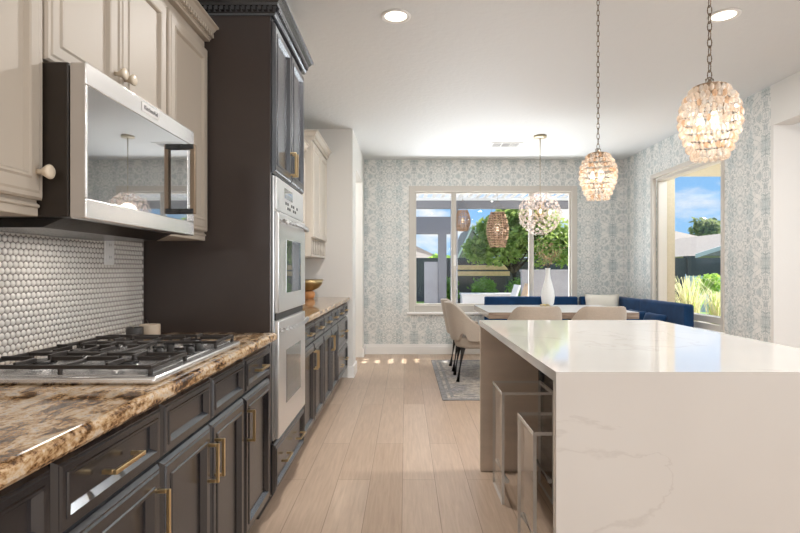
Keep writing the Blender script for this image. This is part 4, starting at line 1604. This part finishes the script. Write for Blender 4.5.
bm = new(); box(bm, 1.35, 2.58, 12.75, 13.15, GZ, .62, .01); box(bm, 1.32, 2.61, 12.72, 13.18, .6205, .66, .005)
tag(link('garden_planter', bm, M['outdoor_white']), 'long low white planter box below the clipped hedges', 'planter')
for k, (x, lab) in enumerate(((1.10, 'clipped round boxwood at the left mullion'), (2.02, 'clipped boxwood in the middle, under the slatted screen'), (2.98, 'clipped boxwood nearest the tree trunk'))):
    th = thing('boxwood_shrub', lab, 'shrub', (x, 13.75, GZ), 0, 'clipped boxwoods behind the planter')
    bm = new(); tube(bm, [(0, 0, 0), (0, 0, .7)], .03, 6); link('stem', bm, M['bark'], th)
    bm = new(); leaves(bm, 1600, blob((0, 0, .70), (.38 if k == 0 else .46, .36, .46), .55), .03, .055); link('foliage', bm, M['hedge'], th)

th = thing('slat_screen', 'tan horizontal wooden slats against the dark garden wall', 'screen', (0, 0, 0))
for z in (1.05, 1.23):
    bm = new(); box(bm, 1.42, 3.02, 15.45, 15.5, z, z + .13, .004); link('slat', bm, M['tan_wood'], th)
for x in (1.46, 2.22, 2.96):
    bm = new(); box(bm, x - .03, x + .03, 15.501, 15.56, GZ, 1.37, .004); link('post', bm, M['fence'], th)
bm = new(); box(bm, 1.0, 4.2, 15.8, 15.92, GZ, 1.50, .004)
struct('wall_garden', bm, M['fence'])
bm = new(); box(bm, 2.62, 4.4, 12.0, 12.15, GZ, 1.18, .004); box(bm, 2.60, 4.42, 11.98, 12.17, 1.1805, 1.23, .004)
struct('wall_patio', bm, M['block'])
bm = new(); box(bm, 0.0, 40, 22, 22.2, GZ, 1.72); 
for k in range(12):
    box(bm, 9.2 + k * 2.4, 9.5 + k * 2.4, 21.93, 22.27, GZ, 1.80)
struct('wall_yard', bm, M['fence'])
bm = new(); box(bm, -12, -.05, 15.0, 15.15, GZ, 1.4); struct('wall_yard_left', bm, M['block'])

def adirondack(label, loc, rot, mat):
    th = thing('garden_chair', label, 'garden chair', loc, rot, 'slant-backed chairs on the patio')
    def slab_(name, p0, p1, wd, tk):
        bm = new()
        p0, p1 = Vector(p0), Vector(p1)
        d_ = (p1 - p0)
        n_ = Vector((d_.z, 0, -d_.x)).normalized() * tk
        poly_prism(bm, [p0 - Y3 * wd / 2, p1 - Y3 * wd / 2, p1 - Y3 * wd / 2 + n_, p0 - Y3 * wd / 2 + n_], (0, wd, 0))
        return link(name, bm, mat, th)
    slab_('seat', (.30, 0, .38), (-.22, 0, .26), .52, .03)
    slab_('backrest', (-.20, 0, .24), (-.02 - .38, 0, .95), .52, .03) if False else slab_('backrest', (-.20, 0, .24), (-.44, 0, .98), .52, .03)
    for s in (-1, 1):
        bm = new(); box(bm, -.30, .34, s * .31 - .045, s * .31 + .045, .52, .545, .003); link('armrest', bm, mat, th)
        bm = new(); box(bm, .24, .32, s * .29 - .015, s * .29 + .015, 0, .5195, .003); link('leg', bm, mat, th)
        bm = new(); poly_prism(bm, [(.30, s * .262 - .01, .36), (.30, s * .262 - .01, .28), (-.46, s * .262 - .01, 0), (-.50, s * .262 - .01, .08)], (0, .02, 0)); link('leg', bm, mat, th)
adirondack('white slant-backed garden chair in the middle pane', (1.80, 10.6, GZ), PI, M['outdoor_white'])
adirondack('tan slant-backed garden chair beside the right mullion', (2.22, 11.5, GZ), PI, M['tan_wood'])

def grass_clump(x, y, h, n, label):
    o_ = new()
    for k in range(n):
        a = random.random() * 2 * PI
        s = random.uniform(.05, .55) * h
        hh = h * random.uniform(.6, 1.0)
        w_ = .010
        base = Vector((random.gauss(0, .06), random.gauss(0, .06), 0))
        dr_ = Vector((math.cos(a), math.sin(a), 0))
        sd = Vector((-math.sin(a), math.cos(a), 0)) * w_
        pts = [base, base + dr_ * s * .3 + Z3 * hh * .6, base + dr_ * s * .7 + Z3 * hh * .95, base + dr_ * s + Z3 * hh * .85]
        L = [o_.verts.new(p - sd * (1 - i / 4)) for i, p in enumerate(pts)]
        R = [o_.verts.new(p + sd * (1 - i / 4)) for i, p in enumerate(pts)]
        for i in range(3):
            o_.faces.new((L[i], R[i], R[i + 1], L[i + 1])).material_index = 0 if random.random() < .85 else 1
    ob = link('ornamental_grass', o_, [M['straw'], M['lime_leaf']], loc=(x, y, GZ))
    return tag(ob, label, 'ornamental grass')
grass_clump(5.95, 11.2, 1.25, 190, 'tall straw-coloured ornamental grass outside the side window')
grass_clump(7.35, 12.6, .85, 130, 'shorter straw grass to the right of the tall clump outside the side window')
th = thing('garden_bush', 'bright lime-green bush behind the grasses outside the side window', 'bush', (8.1, 14.2, GZ))
bm = new(); tube(bm, [(0, 0, 0), (0, 0, .8)], .03, 6); link('stem', bm, M['bark'], th)
bm = new(); leaves(bm, 900, blob((0, 0, .90), (.42, .35, .35), .2), .04, .08); link('foliage', bm, M['lime_leaf'], th)
th = thing('pool_fence', 'pale glass pool fence panel across the lawn outside the side window', 'fence', (0, 0, 0))
for k in range(2):
    bm = new(); box(bm, 8.2 + k * 1.5, 9.65 + k * 1.5, 15.6, 15.62, GZ + .05, 1.05); link('glass_panel', bm, simple('pale_fence_glass', (.42, .58, .66), .1), th)
    bm = new(); box(bm, 8.17 + k * 1.5, 8.195 + k * 1.5, 15.58, 15.64, GZ, 1.10); link('post', bm, M['chrome'], th)

# houses beyond
def hip_house(name, label, x0, x1, y0, y1, hw, hr, wallm, over=.5, ridge='X'):
    th = thing(name, label, 'house', (0, 0, 0))
    bm = new(); box(bm, x0, x1, y0, y1, GZ, hw); link('wall', bm, wallm, th)
    bm = new()
    a, c, e, f = x0 - over, x1 + over, y0 - over, y1 + over
    if ridge == 'X':
        in_ = (f - e) / 2
        r0, r1 = (a + in_, (e + f) / 2), (c - in_, (e + f) / 2)
        B = [bm.verts.new(p) for p in ((a, e, hw), (c, e, hw), (c, f, hw), (a, f, hw), (r0[0], r0[1], hr), (r1[0], r1[1], hr))]
        for q in ((0, 1, 5, 4), (1, 2, 5), (2, 3, 4, 5), (3, 0, 4), (3, 2, 1, 0)):
            bm.faces.new([B[i] for i in q])
    else:
        xm = (a + c) / 2
        B = [bm.verts.new(p) for p in ((a, e, hw), (c, e, hw), (c, f, hw), (a, f, hw), (xm, e, hr), (xm, f, hr))]
        for q in ((0, 4, 5, 3), (4, 1, 2, 5), (0, 1, 4), (3, 5, 2), (0, 3, 2, 1)):
            bm.faces.new([B[i] for i in q])
    link('roof', bm, M['roof'], th)
    if ridge != 'X':
        bm = new()
        for (p, q) in (((a, hw), (xm, hr)), ((xm, hr), (c, hw))):
            poly_prism(bm, [(p[0], e - .04, p[1] - .12), (q[0], e - .04, q[1] - .12), (q[0], e - .04, q[1] + .10), (p[0], e - .04, p[1] + .10)], (0, .06, 0))
        link('fascia', bm, M['pergola_white'], th)
    return th
hip_house('neighbour_house', 'cream neighbouring house with white-edged tile gable outside the side window', 15.5, 24.0, 28, 38, 1.95, 3.5, M['house'], .6, 'Y')
hip_house('neighbour_house', 'larger tile-roofed house behind the gabled one outside the side window', 14.0, 26.0, 40, 50, 2.6, 4.9, M['house'], .6, 'X')
hip_house('neighbour_house', 'narrow tan gabled house end beside the tree, seen in the middle pane', 3.15, 4.35, 30, 36, 1.9, 3.7, M['tan_house'], .25, 'Y')
hip_house('neighbour_house', 'low tan house far off in the left window pane', -2.5, 2.0, 34, 40, 1.9, 3.0, M['tan_house'], .4, 'X')

def far_tree(label, x, y, h, r, mat, n=700, s=(.12, .22)):
    th = thing('garden_tree', label, 'tree', (x, y, GZ))
    bm = new(); tube(bm, [(0, 0, 0), (.1, 0, h * .45), (0, 0, h * .75)], [r * .10, r * .08, r * .04], 7); link('trunk', bm, M['bark'], th)
    bm = new(); leaves(bm, n, blob((0, 0, h - r * .8), (r, r, r * .85), .2), *s); link('foliage', bm, mat, th)
far_tree('olive-toned tree standing over the neighbouring tile roof', 29.6, 52.5, 6.7, 1.8, M['olive_leaf'], 900, (.2, .4))
far_tree('small pale tree between the houses in the left pane', 1.55, 24, 2.1, .75, M['lime_leaf'])
far_tree('dark green shrub-like tree beside the tan gable', 3.6, 26, 1.9, .7, M['hedge'])
